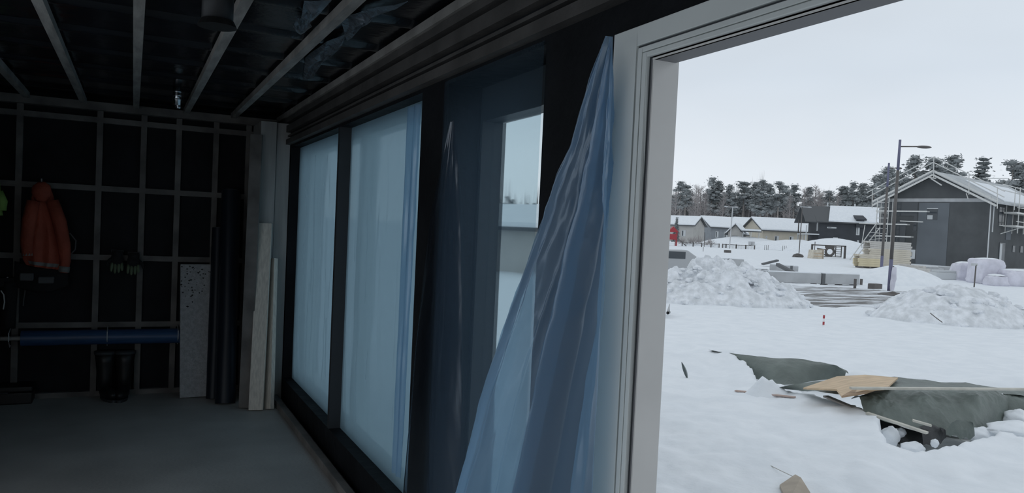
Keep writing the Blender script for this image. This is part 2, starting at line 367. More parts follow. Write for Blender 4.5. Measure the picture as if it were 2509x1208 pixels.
# dark film loose on the post
def xz(px, py, X): return onX(px, py, X)
def below(p, z=.03, k=None): return p
Lp = [(1103, 300), (1082, 400), (1058, 520), (1038, 680), (1020, 850), (1005, 1040), (992, 1208), (988, 1330)]
Rp = [(1113, 295), (1122, 400), (1128, 520), (1130, 680), (1130, 850), (1128, 1040), (1122, 1208), (1116, 1330)]
def fd(u, v): return .03*v*math.sin(u*math.pi)+.014*v*math.sin(u*9+v)+.006*fbm(u*6, v*5, 9)
sheet('loose_film', [onX(*p, XW-.02) for p in Lp], [onX(*p, XW-.02) for p in Rp], M['film_d'], 'dark see-through film hanging loose over the black post between the windows', nu=40, folds=fd)
# the big curtain gathered at the door frame
Lp = [(1484, 88), (1446, 195), (1398, 340), (1362, 440), (1326, 540), (1272, 680), (1222, 815), (1166, 985), (1105, 1208), (1078, 1300)]
Rp = [(1502, 90), (1502, 195), (1499, 340), (1495, 440), (1492, 540), (1490, 680), (1486, 815), (1478, 985), (1466, 1208), (1460, 1300)]
def fc(u, v):
    a = .014+.075*v
    crease = lambda x: 1-2*abs(math.sin(x))**.7
    f = a*(.5*math.sin(u*7.5+.5)+.42*crease(u*8.2+.9+v*.5)+.22*crease(u*15+v*1.2)+.10*math.sin(u*41+v*3))
    f += -.11*v*math.exp(-((u-.74-.05*v)/.06)**2)+.07*v*math.exp(-((u-.60)/.05)**2)
    f += .012*fbm(u*9, v*7, 11)+.03*v*math.exp(-((u-.9)/.05)**2)*math.sin(v*9)
    f *= min(1, .25+v*4)*(.35+.65*min(1, (1-u)*7))
    f = max(f, -.038-.02*u) if f < 0 else f
    return f*(1-.0*u)
cur = sheet('plastic_curtain', [onX(*p, 1.17) for p in Lp], [onX(*p, 1.205) for p in Rp], M['film_c'], 'large sheet of blue plastic film tied at the door frame and fanning out below', nu=170, nv=130, folds=fc, cat='plastic curtain')

# ------------------------------------------------------------------ corner column, boards, rolls
Yc = 7.2
xa = onY(636, 420, Yc).x
colm = thing('corner_column', 'grey timber corner column between the back wall and the far window', 'column', (0, 0, 0))
xm = onY(676, 420, Yc).x
bevel(B((xa, Yc, 0), (xm-.003, YB-.06, 2.52), 'stud', M['column'], colm)); bevel(B((xm+.003, Yc+.03, 0), (XW-.005, YB-.06, 2.52), 'stud', M['column'], colm))
def lean(name, foot, head, wdt, th, m, label, hint, parent=None, cat='board'):
    o = MB().bar(foot, head, wdt, th, hint).build(name, m); bevel(o, .002); return tag(o, label, cat)
def ft(px, py): return onZ(px, py, 0)
p = ft(627, 1006); lean('timber_plank', p+Vector((0, 0, .004)), onY(650, 548, Yc-.035), .118, .045, M['timber_l'], 'long pale planed plank leaning on the corner column, taller of the pair', (-.3, -1, 0))
p = ft(659, 1003); lean('timber_plank', p+Vector((0, 0, .004)), onY(669, 634, Yc-.03), .085, .04, M['timber_l'], 'short pale planed plank leaning beside the tall one at the corner column', (-1, -.6, 0))
p = ft(600, 1000); lean('timber_plank', p+Vector((0, 0, .004)), onY(629, 330, Yc-.02), .10, .04, M['batten_d'], 'tall dark weathered plank leaning against the left side of the corner column', (-.3, -1, 0))
# foam board
fb = thing('foam_board', 'speckled grey polystyrene board leaning on the back wall beside the dark rolls', 'insulation board')
p0 = ft(496, 973); p1 = onY(497, 648, YB-.06)
b_ = MB().bar(p0+Vector((0, 0, .006)), p1, .385, .05, (0, -1, .1)).build('board', M['foam'], fb); bevel(b_, .006, 2)
pits = MB()
d_ = (p1-p0); ax = Vector((1, 0, 0)); nrm = ax.cross(d_).normalized(); nrm = nrm if nrm.y < 0 else -nrm
for i in range(230):
    u = random.uniform(-.185, .185); v = random.random()**.6
    if u > .02 and random.random() < .55: continue
    q = p0+d_*v*.985+d_*.01+ax*u+nrm*.0252; s_ = random.uniform(.003, .009)
    pits.add([q+ax*s_*random.uniform(.5, 1.6), q+d_.normalized()*s_, q-ax*s_*random.uniform(.5, 1.6), q-d_.normalized()*s_], [(0, 1, 2, 3)])
o = pits.build('pit', M['rubber'], fb); o['kind'] = 'stuff'
def roll(name, foot, head, r, m, label, core=True):
    t = thing(name, label, 'roll', foot)
    h = Vector(head)-Vector(foot); n_ = 28
    bod = MB(); N = 24
    def fn(u, v):
        th = 2*math.pi*u; rr = r*(1+.03*math.sin(3*th+v*4)+.02*fbm(u*3, v*8, 1)); a_ = h.normalized().orthogonal().normalized(); b2 = h.normalized().cross(a_)
        return h*v+(a_*math.cos(th)+b2*math.sin(th))*rr
    bod.grid(fn, N, 20); bod.build('body', m, t, smooth=True)
    MB().tube([h*.0, h*1.004], r*.95, 20).build('core', M['gasket'], t); return t
roll('foil_roll', ft(552, 988), onY(566, 470, YB-.12), .085, M['dark_roll'], 'tall dark blue roll of foil standing in the corner behind the planks')
roll('foil_roll', ft(522, 976), onY(536, 560, YB-.09), .06, M['dark_roll'], 'thinner dark roll of foil standing right behind the polystyrene board')
# cable hanging at the back
cb = MB().tube([onY(548, 482, YB-.01), onY(553, 520, YB-.012), onY(556, 560, YB-.01), onY(552, 600, YB-.012)], .008, 6).build('loose_cable', M['batten_d']); tag(cb, 'grey loose cable hanging from the back wall batten above the rolls', 'cable')
# blue roll on the lower batten
br = thing('film_roll', 'long blue roll of plastic film hung along the lowest batten of the back wall', 'roll')
bx0, bx1, bz, by, bR = onY(52, 818, YB-.10).x, onY(444, 818, YB-.10).x, .545, YB-.105, .066
def rollfn(u, v): th = 2*math.pi*u; r_ = bR*(1+.03*fbm(v*7, u*2, 5)); return (bx0+(bx1-bx0)*v, by+math.cos(th)*r_, bz+math.sin(th)*r_)
MB().grid(rollfn, 20, 40).build('body', M['blue_roll'], br, smooth=True)
MB().tube([(bx0-.16, by, bz), (bx1+.01, by, bz)], .018, 12).build('core', M['white_p'], br, smooth=True)
for x in (bx0-.08, bx1-.6, bx1-.03):
    MB().tube([(x, YB-.002, .63), (x, by+.02, .625), (x, by-bR-.01, .6), (x, by-bR-.012, .53), (x, by, .47), (x, by+.05, .48)], .004, 6).build('hook', M['steel'], br)
# orange jacket
def hang(name, label, cat): return thing(name, label, cat)
jk = hang('work_jacket', 'orange high visibility work jacket hanging from a batten on the back wall', 'jacket')
yj = YB-.09
def jp(px, py, dy=0): q = onY(px, py, yj+dy); return q
prof = [(455, 92, 112), (470, 80, 128), (510, 72, 140), (560, 62, 152), (600, 54, 162), (640, 56, 160), (655, 64, 150)]
def interp_prof(v):
    k = v*(len(prof)-1); i = min(int(k), len(prof)-2); t = k-i
    return [prof[i][j]*(1-t)+prof[i+1][j]*t for j in range(3)]
def jfn(front):
    def fn(u, v):
        py, a, b = interp_prof(v); q = jp(a+(b-a)*u, py+12*(u-.5)*v)
        bul = .075*math.sin(math.pi*u)**.6*(.35+.65*v)
        fold = .016*math.sin(u*19+v*2.5)*v+.012*fbm(u*5, v*4, 2)
        return q+Vector((0, -(bul+fold) if front else .02, 0))
    return fn
jb = MB().grid(jfn(True), 40, 36).grid(jfn(False), 40, 36).build('body', M['hivis'], jk, smooth=True)
for sgn, pts in ((1, [(128, 492), (146, 545), (157, 600), (160, 640), (156, 668)]), (-1, [(82, 492), (72, 540), (66, 590), (68, 628)])):
    pp = [jp(x, y, -.045) for x, y in pts]
    sl = MB().tube(pp, [.05, .055, .05, .042, .034][:len(pp)], 12).build('sleeve', M['hivis'], jk, smooth=True)
    q0, q1 = pp[-2], pp[-1]; MB().tube([q0.lerp(q1, .45), q0.lerp(q1, .95)], .043, 12).build('reflective_band', M['reflect'], sl, smooth=True)
def band(v0, v1):
    f = jfn(True); return lambda u, v: f(.12+.76*u, v0+(v1-v0)*v)+Vector((0, -.004, 0))
MB().grid(band(.86, .95), 30, 3).build('reflective_band', M['reflect'], jk, smooth=True)
MB().ellip(jp(102, 470, -.045), (.075, .05, .085), 14, 10, .2, 4).build('hood', M['hivis'], jk, smooth=True)
MB().tube([jp(150, 580, -.02), jp(172, 572, -.03), jp(186, 590, -.03), jp(184, 612, -.02), jp(170, 626, -.01)], .006, 6).build('cord', M['grey_c'], jk)
MB().tube([(jp(102, 452).x, YB+.01, 1.87), (jp(102, 452).x, YB-.10, 1.875), (jp(102, 452).x, YB-.11, 1.90)], .006, 6).build('hook', M['steel'], jk)
# lime jacket at the edge
lj = hang('work_jacket', 'lime green work jacket hanging at the far left of the back wall', 'jacket')
def lfn(u, v): 
    q = onY(-95+(100*u)+(-10+14*v)*(u-.3), 440+88*v-14*u*(1-v), YB-.09); return q+Vector((0, -.07*math.sin(math.pi*u)-.014*math.sin(u*16), 0))
o = MB().grid(lfn, 24, 20).build('body', M['lime'], lj, smooth=True); solid(o, .02, 1)
MB().tube([onY(-6, 470, YB-.13), onY(4, 495, YB-.13), onY(4, 516, YB-.13)], [.04, .045, .036], 10).build('sleeve', M['lime'], lj, smooth=True)
MB().tube([(onY(-50, 445, YB).x, YB+.01, 1.87), (onY(-50, 445, YB).x, YB-.10, 1.88)], .006, 6).build('hook', M['steel'], lj)
# tool belt
tb = hang('tool_belt', 'black tool belt with grey pouches hanging below the orange jacket', 'tool belt')
def tbp(px, py, dy=0): return onY(px, py, YB-.06+dy)
def tbf(u, v): q = tbp(36+132*u, 640+34*math.sin(math.pi*u)*.4+62*v, 0); return q+Vector((0, -.05*math.sin(math.pi*u)-.03*math.sin(math.pi*v)-.012*fbm(u*6, v*4), 0))
o = MB().grid(tbf, 24, 12).build('belt', M['black_c'], tb, smooth=True); solid(o, .03, 1)
for a, b, c, d in ((48, 668, 84, 690), (92, 676, 134, 694)):
    q0 = tbp(a, d, -.10); q1 = tbp(b - (0 if b > 500 else 0), c, -.06) if False else None
for a, b, c, d in ((47, 84, 668, 688), (92, 134, 677, 695)):
    q0 = tbp(a, d, -.12); q1 = tbp(b, c, -.05); pc = B(tuple(q0), (q1.x, YB-.085, q1.z), 'pouch', M['grey_c'], tb); bevel(pc, .012, 3)
MB().tube([(tbp(100, 640).x, YB+.005, 1.235), (tbp(100, 640).x, YB-.09, 1.23)], .006, 6).build('hook', M['steel'], tb)
# trousers + cord left
tr = hang('work_trousers', 'black work trousers hanging at the left edge below the tool belt', 'trousers')
def trf(k):
    def fn(u, v): q = onY(-42+k*42+(44-6*v)*u, 690+115*v, YB-.05); return q+Vector((0, -.035*math.sin(math.pi*u)-.01*fbm(u*4+k, v*5), 0))
    return fn
for k in (0, 1): o = MB().grid(trf(k), 12, 16).build('trouser_leg', M['black_c'], tr, smooth=True); solid(o, .025, 1)
o = B(tuple(onY(-44, 702, YB-.075)), tuple(onY(46, 680, YB-.02)), 'waistband', M['black_c'], tr); bevel(o, .008)
MB().tube([onY(2, 712, YB-.10), onY(9, 722, YB-.105), onY(11, 740, YB-.105), onY(8, 758, YB-.10)], .005, 6).build('cord', M['white_p'], tr)
MB().tube([(onY(20, 700, YB).x, YB+.01, 1.05), (onY(20, 700, YB).x, YB-.06, 1.055)], .006, 6).build('hook', M['steel'], tr)
cd = MB().tube([onY(62, 702, YB-.01), onY(61, 716, YB-.015), onY(58, 735, YB-.01), onY(57, 750, YB-.012)], .005, 6).build('white_cord', M['grey_c']); tag(cd, 'short pale cord hanging below the tool belt on the back wall', 'cord')
# gloves
def glove(px, py, label, flip):
    g = thing('work_glove', label, 'glove', onY(px, py, YB-.05), 0, 'work gloves on the middle batten')
    bd = MB(); bd.ellip((0, -.012, .015), (.055, .028, .06), 12, 8, .1); bd.tube([(0, 0, .03), (0, .005, .095)], [.045, .05], 12); bd.build('palm', M['black_c'], g, smooth=True)
    for i, (x, l) in enumerate(((-.038, .065), (-.013, .08), (.013, .075), (.036, .058))):
        MB().tube([(x, -.015, -.015), (x*1.1, -.03, -.015-l*.55), (x*1.15, -.03, -.015-l), (x*1.15, -.028, -.015-l-.012)], [.0135, .0135, .011, .004], 8).build('finger', M['glove_g'], g, smooth=True)
    MB().tube([(flip*.045, -.01, .02), (flip*.075, -.025, -.01), (flip*.08, -.028, -.045)], [.016, .015, .008], 8).build('thumb', M['black_c'], g, smooth=True)
    MB().box((-.047, -.016, .082), (.047, .03, .10)).build('cuff', M['grey_c'], g)
    return g
glove(287, 640, 'black work glove with pale green fingers on the batten, nearer the jacket', -1)
glove(327, 645, 'black work glove with pale green fingers on the batten, nearer the foam board', 1)
# boots
def boot(px, py, label, rz):
    g = thing('rubber_boot', label, 'boot', onZ(px, py, 0), rz, 'rubber boots by the back wall')
    s = MB(); s.tube([(0, 0, .07), (0, .005, .18), (0, .01, .32), (0, .012, .40)], [.058, .062, .075, .085], 16); s.build('shaft', M['rubber'], g, smooth=True)
    f = MB(); f.ellip((0, -.085, .058), (.055, .15, .056), 16, 10); f.build('foot', M['rubber'], g, smooth=True)
    so = MB().prism([(.05*math.cos(t)*(1.05 if math.sin(t) < 0 else .85), -.085+.155*math.sin(t), 0) for t in [2*math.pi*i/24 for i in range(24)]], (0, 0, .022)).build('sole', M['gasket'], g)
    MB().tube([(0, .012, .39), (0, .012, .415)], .089, 16).build('rim', M['gasket'], g, smooth=True)
boot(256, 975, 'black rubber boot standing by the back wall, left of its pair', .35); boot(303, 973, 'black rubber boot standing by the back wall, right of its pair', -.15)
tcx = onZ(25, 985, 0)
tcs = thing('tool_case', 'low black tool case on the floor at the left end of the back wall', 'tool case', tcx)
bevel(B((-.32, -.12, 0), (.17, .14, .10), 'body', M['rubber'], tcs), .012, 3); bevel(B((-.32, -.12, .104), (.17, .14, .15), 'lid', M['rubber'], tcs), .012, 3)
MB().tube([(-.14, -.12, .1), (-.14, -.16, .11), (0, -.16, .11), (0, -.12, .1)], .009, 8).build('handle', M['gasket'], tcs)
# ceiling fittings
vp = thing('duct_stub', 'dark round duct end hanging between the ceiling battens', 'duct', onZ(532, 66, 2.43))
MB().tube([(0, 0, .02), (0, 0, .21)], .062, 24).build('pipe', M['duct'], vp, smooth=True); MB().tube([(0, 0, 0), (0, 0, .025)], [.078, .066], 24).build('rim', M['rubber'], vp)
zp = onZ(433, 258, 2.50)
sp_ = thing('steel_pipe', 'small shiny steel pipe hanging from the ceiling near the back wall', 'pipe', zp)
MB().tube([(0, 0, 0), (0, 0, .146)], .03, 16).build('pipe', M['chrome'], sp_, smooth=True)
for k in range(3): MB().tube([(0, 0, .04+k*.03), (0, 0, .05+k*.03)], .034, 16).build('ring', M['chrome'], sp_, smooth=True)
MB().ellip((.01, 0, -.012), (.022, .022, .018), 10, 7).build('cap', M['chrome'], sp_, smooth=True)
def flap(pts, label):
    """torn flap of foil drooping from the ceiling; pts = (px,py,z) outline"""
    P = [onZ(x, y, z) for x, y, z in pts]; c = sum(P, Vector())/len(P); c.z -= .015
    n_ = len(P); mb = MB(); vs = []
    for r_ in (1, .72, .42, .15):
        for i in range(n_*3):
            k = i/3; a = P[int(k) % n_].lerp(P[(int(k)+1) % n_], k-int(k)); q = c.lerp(a, r_); vs.append(q+Vector((0, 0, (-.012+.03*fbm(q.x*22, q.y*14, r_*3))*(1-r_*.6))))
    N = n_*3; fs = []
    for j in range(3):
        for i in range(N): fs.append((j*N+i, j*N+(i+1) % N, (j+1)*N+(i+1) % N, (j+1)*N+i))
    fs.append(tuple(3*N+i for i in range(N)))
    o = mb.add(vs, fs).build('torn_foil', M['foilflap']); solid(o, .002); return tag(o, label, 'torn foil')
zc = CZ+.045
flap([(745, 0, zc), (812, 0, zc), (752, 62, zc), (738, 40, zc-.02)], 'bright torn foil flap between the ceiling battens at the top edge')
flap([(727, 38, zc-.02), (745, 40, zc), (765, 62, zc), (737, 82, zc-.01), (718, 66, zc-.03)], 'small pointed foil scrap hanging left of the widest ceiling batten')
flap([(835, 45, zc), (900, 20, zc), (1000, 2, zc), (940, 22, zc), (880, 60, zc-.02), (850, 100, zc-.01)], 'long torn foil flap along the right side of the widest ceiling batten')
flap([(748, 140, zc), (800, 100, zc), (850, 80, zc), (835, 115, zc-.01), (790, 150, zc-.02), (765, 190, zc-.01), (742, 195, zc)], 'crumpled grey foil flap hanging lower beside the widest ceiling batten')

# ================================================================== OUTSIDE: ground
SKX = 1.40
base_pts = [(0, -.25), (5, -.10), (9, -.10), (14, -.22), (20, -.30), (30, -.42), (45, -.36), (58, .0), (72, .25), (90, .35), (115, .52), (180, 1.55), (260, 2.6), (420, 3.6), (900, 6)]
def base(d):
    d = max(0, d)
    for (a, za), (b, zb) in zip(base_pts, base_pts[1:]):
        if d <= b: t = (d-a)/(b-a); return za+(zb-za)*t
    return 6
Epx = [(1745, 861), (1790, 866), (1842, 900), (1856, 928), (1985, 962), (2060, 985), (2122, 1014), (2160, 1058), (2166, 1104), (2232, 1110), (2330, 1096), (2400, 1078), (2452, 1060), (2520, 1080), (2760, 1066)]
Bpx = [(2760, 935), (2520, 940), (2434, 940), (2366, 928), (2300, 929), (2191, 916), (2080, 905), (2030, 888), (1950, 872), (1860, 862)]
PIT = [(onZ(*p, -.06).x, onZ(*p, -.06).y) for p in Epx+Bpx]
nE = len(Epx)
def pit_sd(x, y):
    """signed distance to the dug-out hollow: >0 inside"""
    best = 1e9; ins = False; n = len(PIT); bi = 0
    for i in range(n):
        ax_, ay = PIT[i]; bx_, by_ = PIT[(i+1) % n]
        if (ay > y) != (by_ > y) and x < (bx_-ax_)*(y-ay)/(by_-ay)+ax_: ins = not ins
        dx, dy = bx_-ax_, by_-ay; t = max(0, min(1, ((x-ax_)*dx+(y-ay)*dy)/(dx*dx+dy*dy+1e-9)))
        q = math.hypot(x-ax_-t*dx, y-ay-t*dy)
        if q < best: best = q; bi = i
    return (best if ins else -best), bi >= nE-1
def ground(x, y):
    d = depth(x, y); r = math.hypot(x, y)
    z = base(d if d > 0 else r*.6)
    if r < 60:
        k = min(1, r/8)
        z += .06*k*fbm(x*.35, y*.35, 1)+.045*fbm(x*1.3, y*1.3, 4)*min(1, 14/max(r, 1))
        if 2 < r < 12: z += .022*fbm(x*4.2, y*4.2, 7, 3)
        # trodden drift behind the covered stack
        if 9 < r < 17: z += .10*math.exp(-((r-12.3)/1.5)**2)*(.6+fbm(x*.8, y*.8, 2))
    if 4.5 < r < 16 and x > 2:
        s, far_ = pit_sd(x+.08*fbm(x*2, y*2, 3), y+.08*fbm(x*2, y*2, 8))
        t = max(0, min(1, (s+.03)/(.7 if far_ else .16))); t = t*t*(3-2*t); z -= .26*t
        if -.5 < s < .02 and not far_: z += .06*(1+s/.5)
    return z
rad = [0.6]
while rad[-1] < 700:
    r_ = rad[-1]; rad.append(r_*(1.0095 if 4.5 < r_ < 14 else 1.022 if r_ < 60 else 1.06))
ang = []; a = -180.0
while a < 180: ang.append(a); a += .22 if 22 < a < 66 else (1.0 if -5 < a <= 75 else 6.0)
vs = []; fs = []
for r_ in rad:
    for a in ang:
        x = r_*math.sin(math.radians(a)); y = r_*math.cos(math.radians(a))
        if x > SKX-.1 and (20 < a < 68 or r_ > 20): z = ground(x, y)
        else: z = base(depth(x, y) if depth(x, y) > 0 else r_*.3)
        if -3.1 < x < 1.35 and -3.1 < y < 8.2: z = min(z, -.30)
        vs.append((x, y, z))
na = len(ang)
for j in range(len(rad)-1):
    for i in range(na):
        i2 = (i+1) % na; fs.append((j*na+i, j*na+i2, (j+1)*na+i2, (j+1)*na+i))
me = bpy.data.meshes.new('snow_ground'); me.from_pydata(vs, [], fs); me.polygons.foreach_set('use_smooth', [True]*len(fs)); me.materials.append(M['snow'])
gr = struct(bpy.data.objects.new('ground', me)); C.objects.link(gr)
def G(px, py, D): # point on the snow at survey depth D under that picture column
    q = atD(px, py, D); return Vector((q.x, q.y, ground(q.x, q.y)))
# slushy road strip between the snow heaps
def rd(px0, px1, d0, d1, name, lift=.02):
    def fn(u, v):
        D = d0+(d1-d0)*v; q = atD(px0+(px1-px0)*u, 700, D); return (q.x, q.y, ground(q.x, q.y)-.03+(lift+.03)*min(1, 5*v*(1-v))+.012*fbm(q.x*.5, q.y*.5))
    return struct(MB().grid(fn, 40, 10).build(name, M['slush'], smooth=True))
rd(1890, 2340, 24.6, 38.5, 'road', .06)
rd(2330, 2600, 25.5, 30.0, 'road')

def onG(px, py, lift=0.0):
    z = -.1
    for _ in range(12): q = onZ(px, py, z+lift); z = z+(ground(q.x, q.y)-z)*.7
    return Vector((q.x, q.y, z+lift))
# ------------------------------------------------------------------ snow piles
def pile(name, px, py, D, wx, wy, h, label, m, lump=.25, seed=0, fr=1.6, clods=0):
    c = G(px, py, D); t = thing(name, label, 'snow pile', c, math.atan2(RGT.y, RGT.x))
    def fn(u, v):
        th = 2*math.pi*u; r_ = v; x = r_*math.cos(th)*wx; y_ = r_*math.sin(th)*wy
        f = max(0, 1-r_**1.6); pr = f**.8
        q = Vector((x*fr+seed, y_*fr, seed*.3)); vd = noise.voronoi(q)[0]
        n_ = lump*(fbm(q.x, q.y, seed, 5)+.8*(.55-vd[0]))
        return (x, y_, h*pr*(1+n_)+(.35*h*n_ if r_ < .9 else 0)*f-.06*(r_ > .97))
    MB().grid(fn, 130, 60).build('heap', m, t, smooth=(lump < .2))
    if clods:
        cm = MB(); R_ = random.Random(seed+3)
        for i in range(clods):
            a = R_.uniform(0, 2*math.pi); r_ = R_.uniform(.15, 1.0)**.7; x = r_*math.cos(a)*wx; y_ = r_*math.sin(a)*wy; s_ = R_.uniform(.03, .11)*(1.5 if r_ < .6 else 1)
            z = h*max(0, 1-r_**1.6)**.8
            cm.ellip((x, y_, z), (s_*1.3, s_, s_*.8), 7, 5, .5, 2)
        o = cm.build('clod', m, t); o['kind'] = 'stuff'
    return t
pile('snow_pile', 1755, 735, 25.0, 3.0, 2.0, 1.22, 'big lumpy heap of ploughed snow nearest the door frame', M['snow_rough'], .34, 2, 1.5, 240)
pile('snow_pile', 2335, 786, 21.5, 2.3, 1.7, 1.02, 'lumpy snow heap with brown soil showing, right of the red and white stake', M['snow_rough'], .20, 11, 1.1, 90)
pile('snow_pile', 2195, 690, 44, 2.9, 2.2, 1.0, 'smooth cone of snow in front of the lumber stack', M['snow'], .07, 21, .5)
pile('snow_pile', 2043, 606, 112, 7.5, 5, 2.2, 'broad smooth snow mound before the dark two-storey house', M['snow'], .06, 31, .2)
pile('snow_pile', 1830, 606, 128, 9, 5, 1.7, 'low snow ridge in front of the beige house', M['snow'], .10, 41, .2)
pile('snow_pile', 1935, 603, 120, 9, 5, 1.6, 'low snow ridge before the parked dark car', M['snow'], .10, 47, .2)
# soil patch on the second heap
so = G(2365, 772, 20.2)
sm = MB()
for i in range(26):
    q = so+RGT*random.uniform(-.55, .5)+FWD*random.uniform(-.05, .35); sm.ellip((q.x, q.y, so.z+.12+random.uniform(0, .22)), (random.uniform(.04, .11), random.uniform(.04, .1), random.uniform(.03, .07)), 7, 5, .5, 2)
o = sm.build('soil_clods', mat('brown_soil', (.34, .29, .25), .95, .3, 6, .5, 12)); tag(o, 'brown soil clods dug up at the foot of the lumpy right heap', 'soil'); o['kind'] = 'stuff'
o = MB().tube([atD(2279, 767, 19.6), atD(2294, 779, 19.5), atD(2309, 790, 19.4)], .012, 6).build('thin_stick', M['batten_d']); tag(o, 'thin dark stick stuck slanting into the right snow heap', 'stick')

# ------------------------------------------------------------------ covered timber stack in the hollow
def patch(top, bot, nu, nv, fn): 
    def ip(pts, t): k = t*(len(pts)-1); i = min(int(k), len(pts)-2); return pts[i].lerp(pts[i+1], k-i)
    def f(u, v):
        a = ip(top, u); b = ip(bot, u); q = a.lerp(b, v); q = q+Vector((0, 0, fn(u, v, q))); return q
    return MB().grid(f, nu, nv)
P3 = lambda pts: [onZ(x, y, z) for x, y, z in pts]
def fold1(u, v, q): return .05*math.sin(math.pi*v)*(1+.9*(.4-abs(fbm(q.x*1.5-q.y, q.y*2, 5))))+.02*fbm(q.x*2.5, q.y*2.5, 1)+.012*math.sin(u*9+v*7)*v
o = patch(P3([(1735, 858, -.02), (1800, 866, .0), (1870, 873, .02), (1950, 880, .03), (2010, 886, .03), (2050, 898, .02), (2079, 916, -.04)]),
          P3([(1790, 900, -.30), (1845, 930, -.30), (1890, 942, -.28), (1930, 942, -.24), (1985, 936, -.22), (2040, 932, -.2), (2070, 925, -.14)]), 60, 30, fold1).build('tarpaulin', M['tarp'], smooth=True)
tag(o, 'smooth green grey tarpaulin bulging out of the snow behind the plywood', 'tarpaulin')
def fold3(u, v, q): return .015*fbm(q.x*3, q.y*3, 4)+.01*math.sin(u*14)*(1-v)
o = patch(P3([(1900, 950, -.02), (1985, 938, .08), (2060, 929, .13), (2130, 926, .16), (2191, 924, .18), (2300, 937, .17), (2366, 934, .21), (2434, 948, .15), (2540, 962, .1)]),
          P3([(1935, 955, -.06), (1990, 958, .04), (2060, 966, .10), (2130, 966, .12), (2191, 957, .15), (2300, 954, .17), (2380, 953, .18), (2440, 962, .13), (2540, 976, .08)]), 80, 14, fold3).build('tarpaulin', M['tarp'], smooth=True)
tag(o, 'flat green grey tarpaulin spread under the plywood on top of the stack', 'tarpaulin')
def fold2(u, v, q):
    s = math.sin(math.pi*v)
    return .06*s+.075*s*(.42-abs(fbm(q.x*1.9+q.y*.8, q.y*2.2-q.x, 13)))+.03*s*(.4-abs(fbm(q.x*5.5, q.y*5-q.x*2, 21)))+.035*fbm(q.x*3.2, q.y*3.2, 9)*(.3+v)*s+.022*math.sin(u*26-v*8)*v*s+.03*s*(.5-abs(fbm(q.x*2.3-q.y*2, q.y*2.6, 3)))-.07*s*math.exp(-((u-.60-.1*v)/.07)**2)*v+.05*s*math.exp(-((u-.74)/.06)**2)*v
o = patch(P3([(2085, 978, .03), (2135, 964, .10), (2177, 955, .15), (2240, 951, .18), (2300, 950, .19), (2380, 948, .20), (2440, 955, .17), (2467, 972, .10)]),
          P3([(2118, 1010, -.03), (2165, 1032, -.07), (2215, 1046, -.10), (2270, 1058, -.12), (2320, 1066, -.14), (2385, 1070, -.16), (2430, 1052, -.16), (2468, 1036, -.15)]), 130, 80, fold2).build('tarpaulin', M['tarp'], smooth=True)
tag(o, 'large crumpled green grey tarpaulin draped down the front of the stack', 'tarpaulin')
def fold4(u, v, q): return .05*math.sin(math.pi*v)+.03*fbm(q.x*5, q.y*5, 3)+.02*abs(math.sin(u*8+v*3))*v
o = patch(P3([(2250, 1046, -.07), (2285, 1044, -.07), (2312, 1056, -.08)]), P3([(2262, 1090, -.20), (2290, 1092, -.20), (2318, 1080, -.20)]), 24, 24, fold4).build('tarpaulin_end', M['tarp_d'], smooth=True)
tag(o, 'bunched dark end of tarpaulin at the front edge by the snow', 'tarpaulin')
def fold5(u, v, q): return .03*math.sin(math.pi*v)+.03*fbm(q.x*5, q.y*5, 6)+.022*abs(math.sin(u*9+v*2))*(.3+v)
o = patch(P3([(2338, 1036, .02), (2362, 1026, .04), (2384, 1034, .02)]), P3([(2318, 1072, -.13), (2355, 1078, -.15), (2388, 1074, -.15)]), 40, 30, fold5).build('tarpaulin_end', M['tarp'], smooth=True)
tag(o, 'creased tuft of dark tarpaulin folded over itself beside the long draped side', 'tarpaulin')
o = patch(P3([(2456, 960, .12), (2500, 965, .10), (2560, 975, .08)]), P3([(2458, 1014, -.07), (2500, 1012, -.05), (2560, 1014, -.05)]), 20, 14, fold4).build('tarpaulin', M['tarp'], smooth=True)
tag(o, 'grey tarpaulin piece at the right frame edge, behind the snow lumps', 'tarpaulin')
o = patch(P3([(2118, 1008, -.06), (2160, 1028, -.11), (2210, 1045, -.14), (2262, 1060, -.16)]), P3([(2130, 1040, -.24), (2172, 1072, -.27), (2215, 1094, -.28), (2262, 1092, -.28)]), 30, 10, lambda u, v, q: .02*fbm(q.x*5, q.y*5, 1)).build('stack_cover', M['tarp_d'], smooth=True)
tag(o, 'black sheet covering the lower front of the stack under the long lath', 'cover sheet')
# plywood, laths, boards
def slab(pts, th, name, m, label, cat):
    o = MB().prism(P3(pts) if len(pts[0]) == 3 else [onG(*p)+Vector((0, 0, .004)) for p in pts], (0, 0, th)).build(name, m); return tag(o, label, cat)
slab([(1968, 954, .105), (2050, 926, .17), (2120, 922, .19), (2200, 929, .20), (2172, 955, .20), (2120, 960, .18), (2062, 974, .14), (2050, 958, .14)], .018, 'plywood_sheet', M['ply'], 'orange tan plywood sheet lying on the covered stack', 'plywood')
slab([(2062, 975, .15), (2088, 960, .165), (2150, 956, .175), (2120, 966, .165)], .02, 'plywood_sheet', mat('brown_plywood', (.36, .25, .16), .7), 'split brown plywood corner jutting out under the tan sheet', 'plywood')
def lath(a, b, wdt, th, m, label, name='lath', cat='lath'):
    o = MB().bar(onZ(*a), onZ(*b), wdt, th).build(name, m); bevel(o, .002); return tag(o, label, cat)
lath((2084, 951, .225), (2545, 954, .235), .045, .022, M['lath'], 'long pale lath lying across the top of the tarpaulin ridge')
lath((2124, 1012, .0), (2272, 1061, -.06), .05, .022, M['lath'], 'bowed pale lath along the lower front of the tarpaulin')
lath((2023, 971, .0), (2092, 1000, -.03), .07, .02, mat('grey_lath', (.34, .31, .29), .8), 'short grey board poking out of the snow below the plywood')
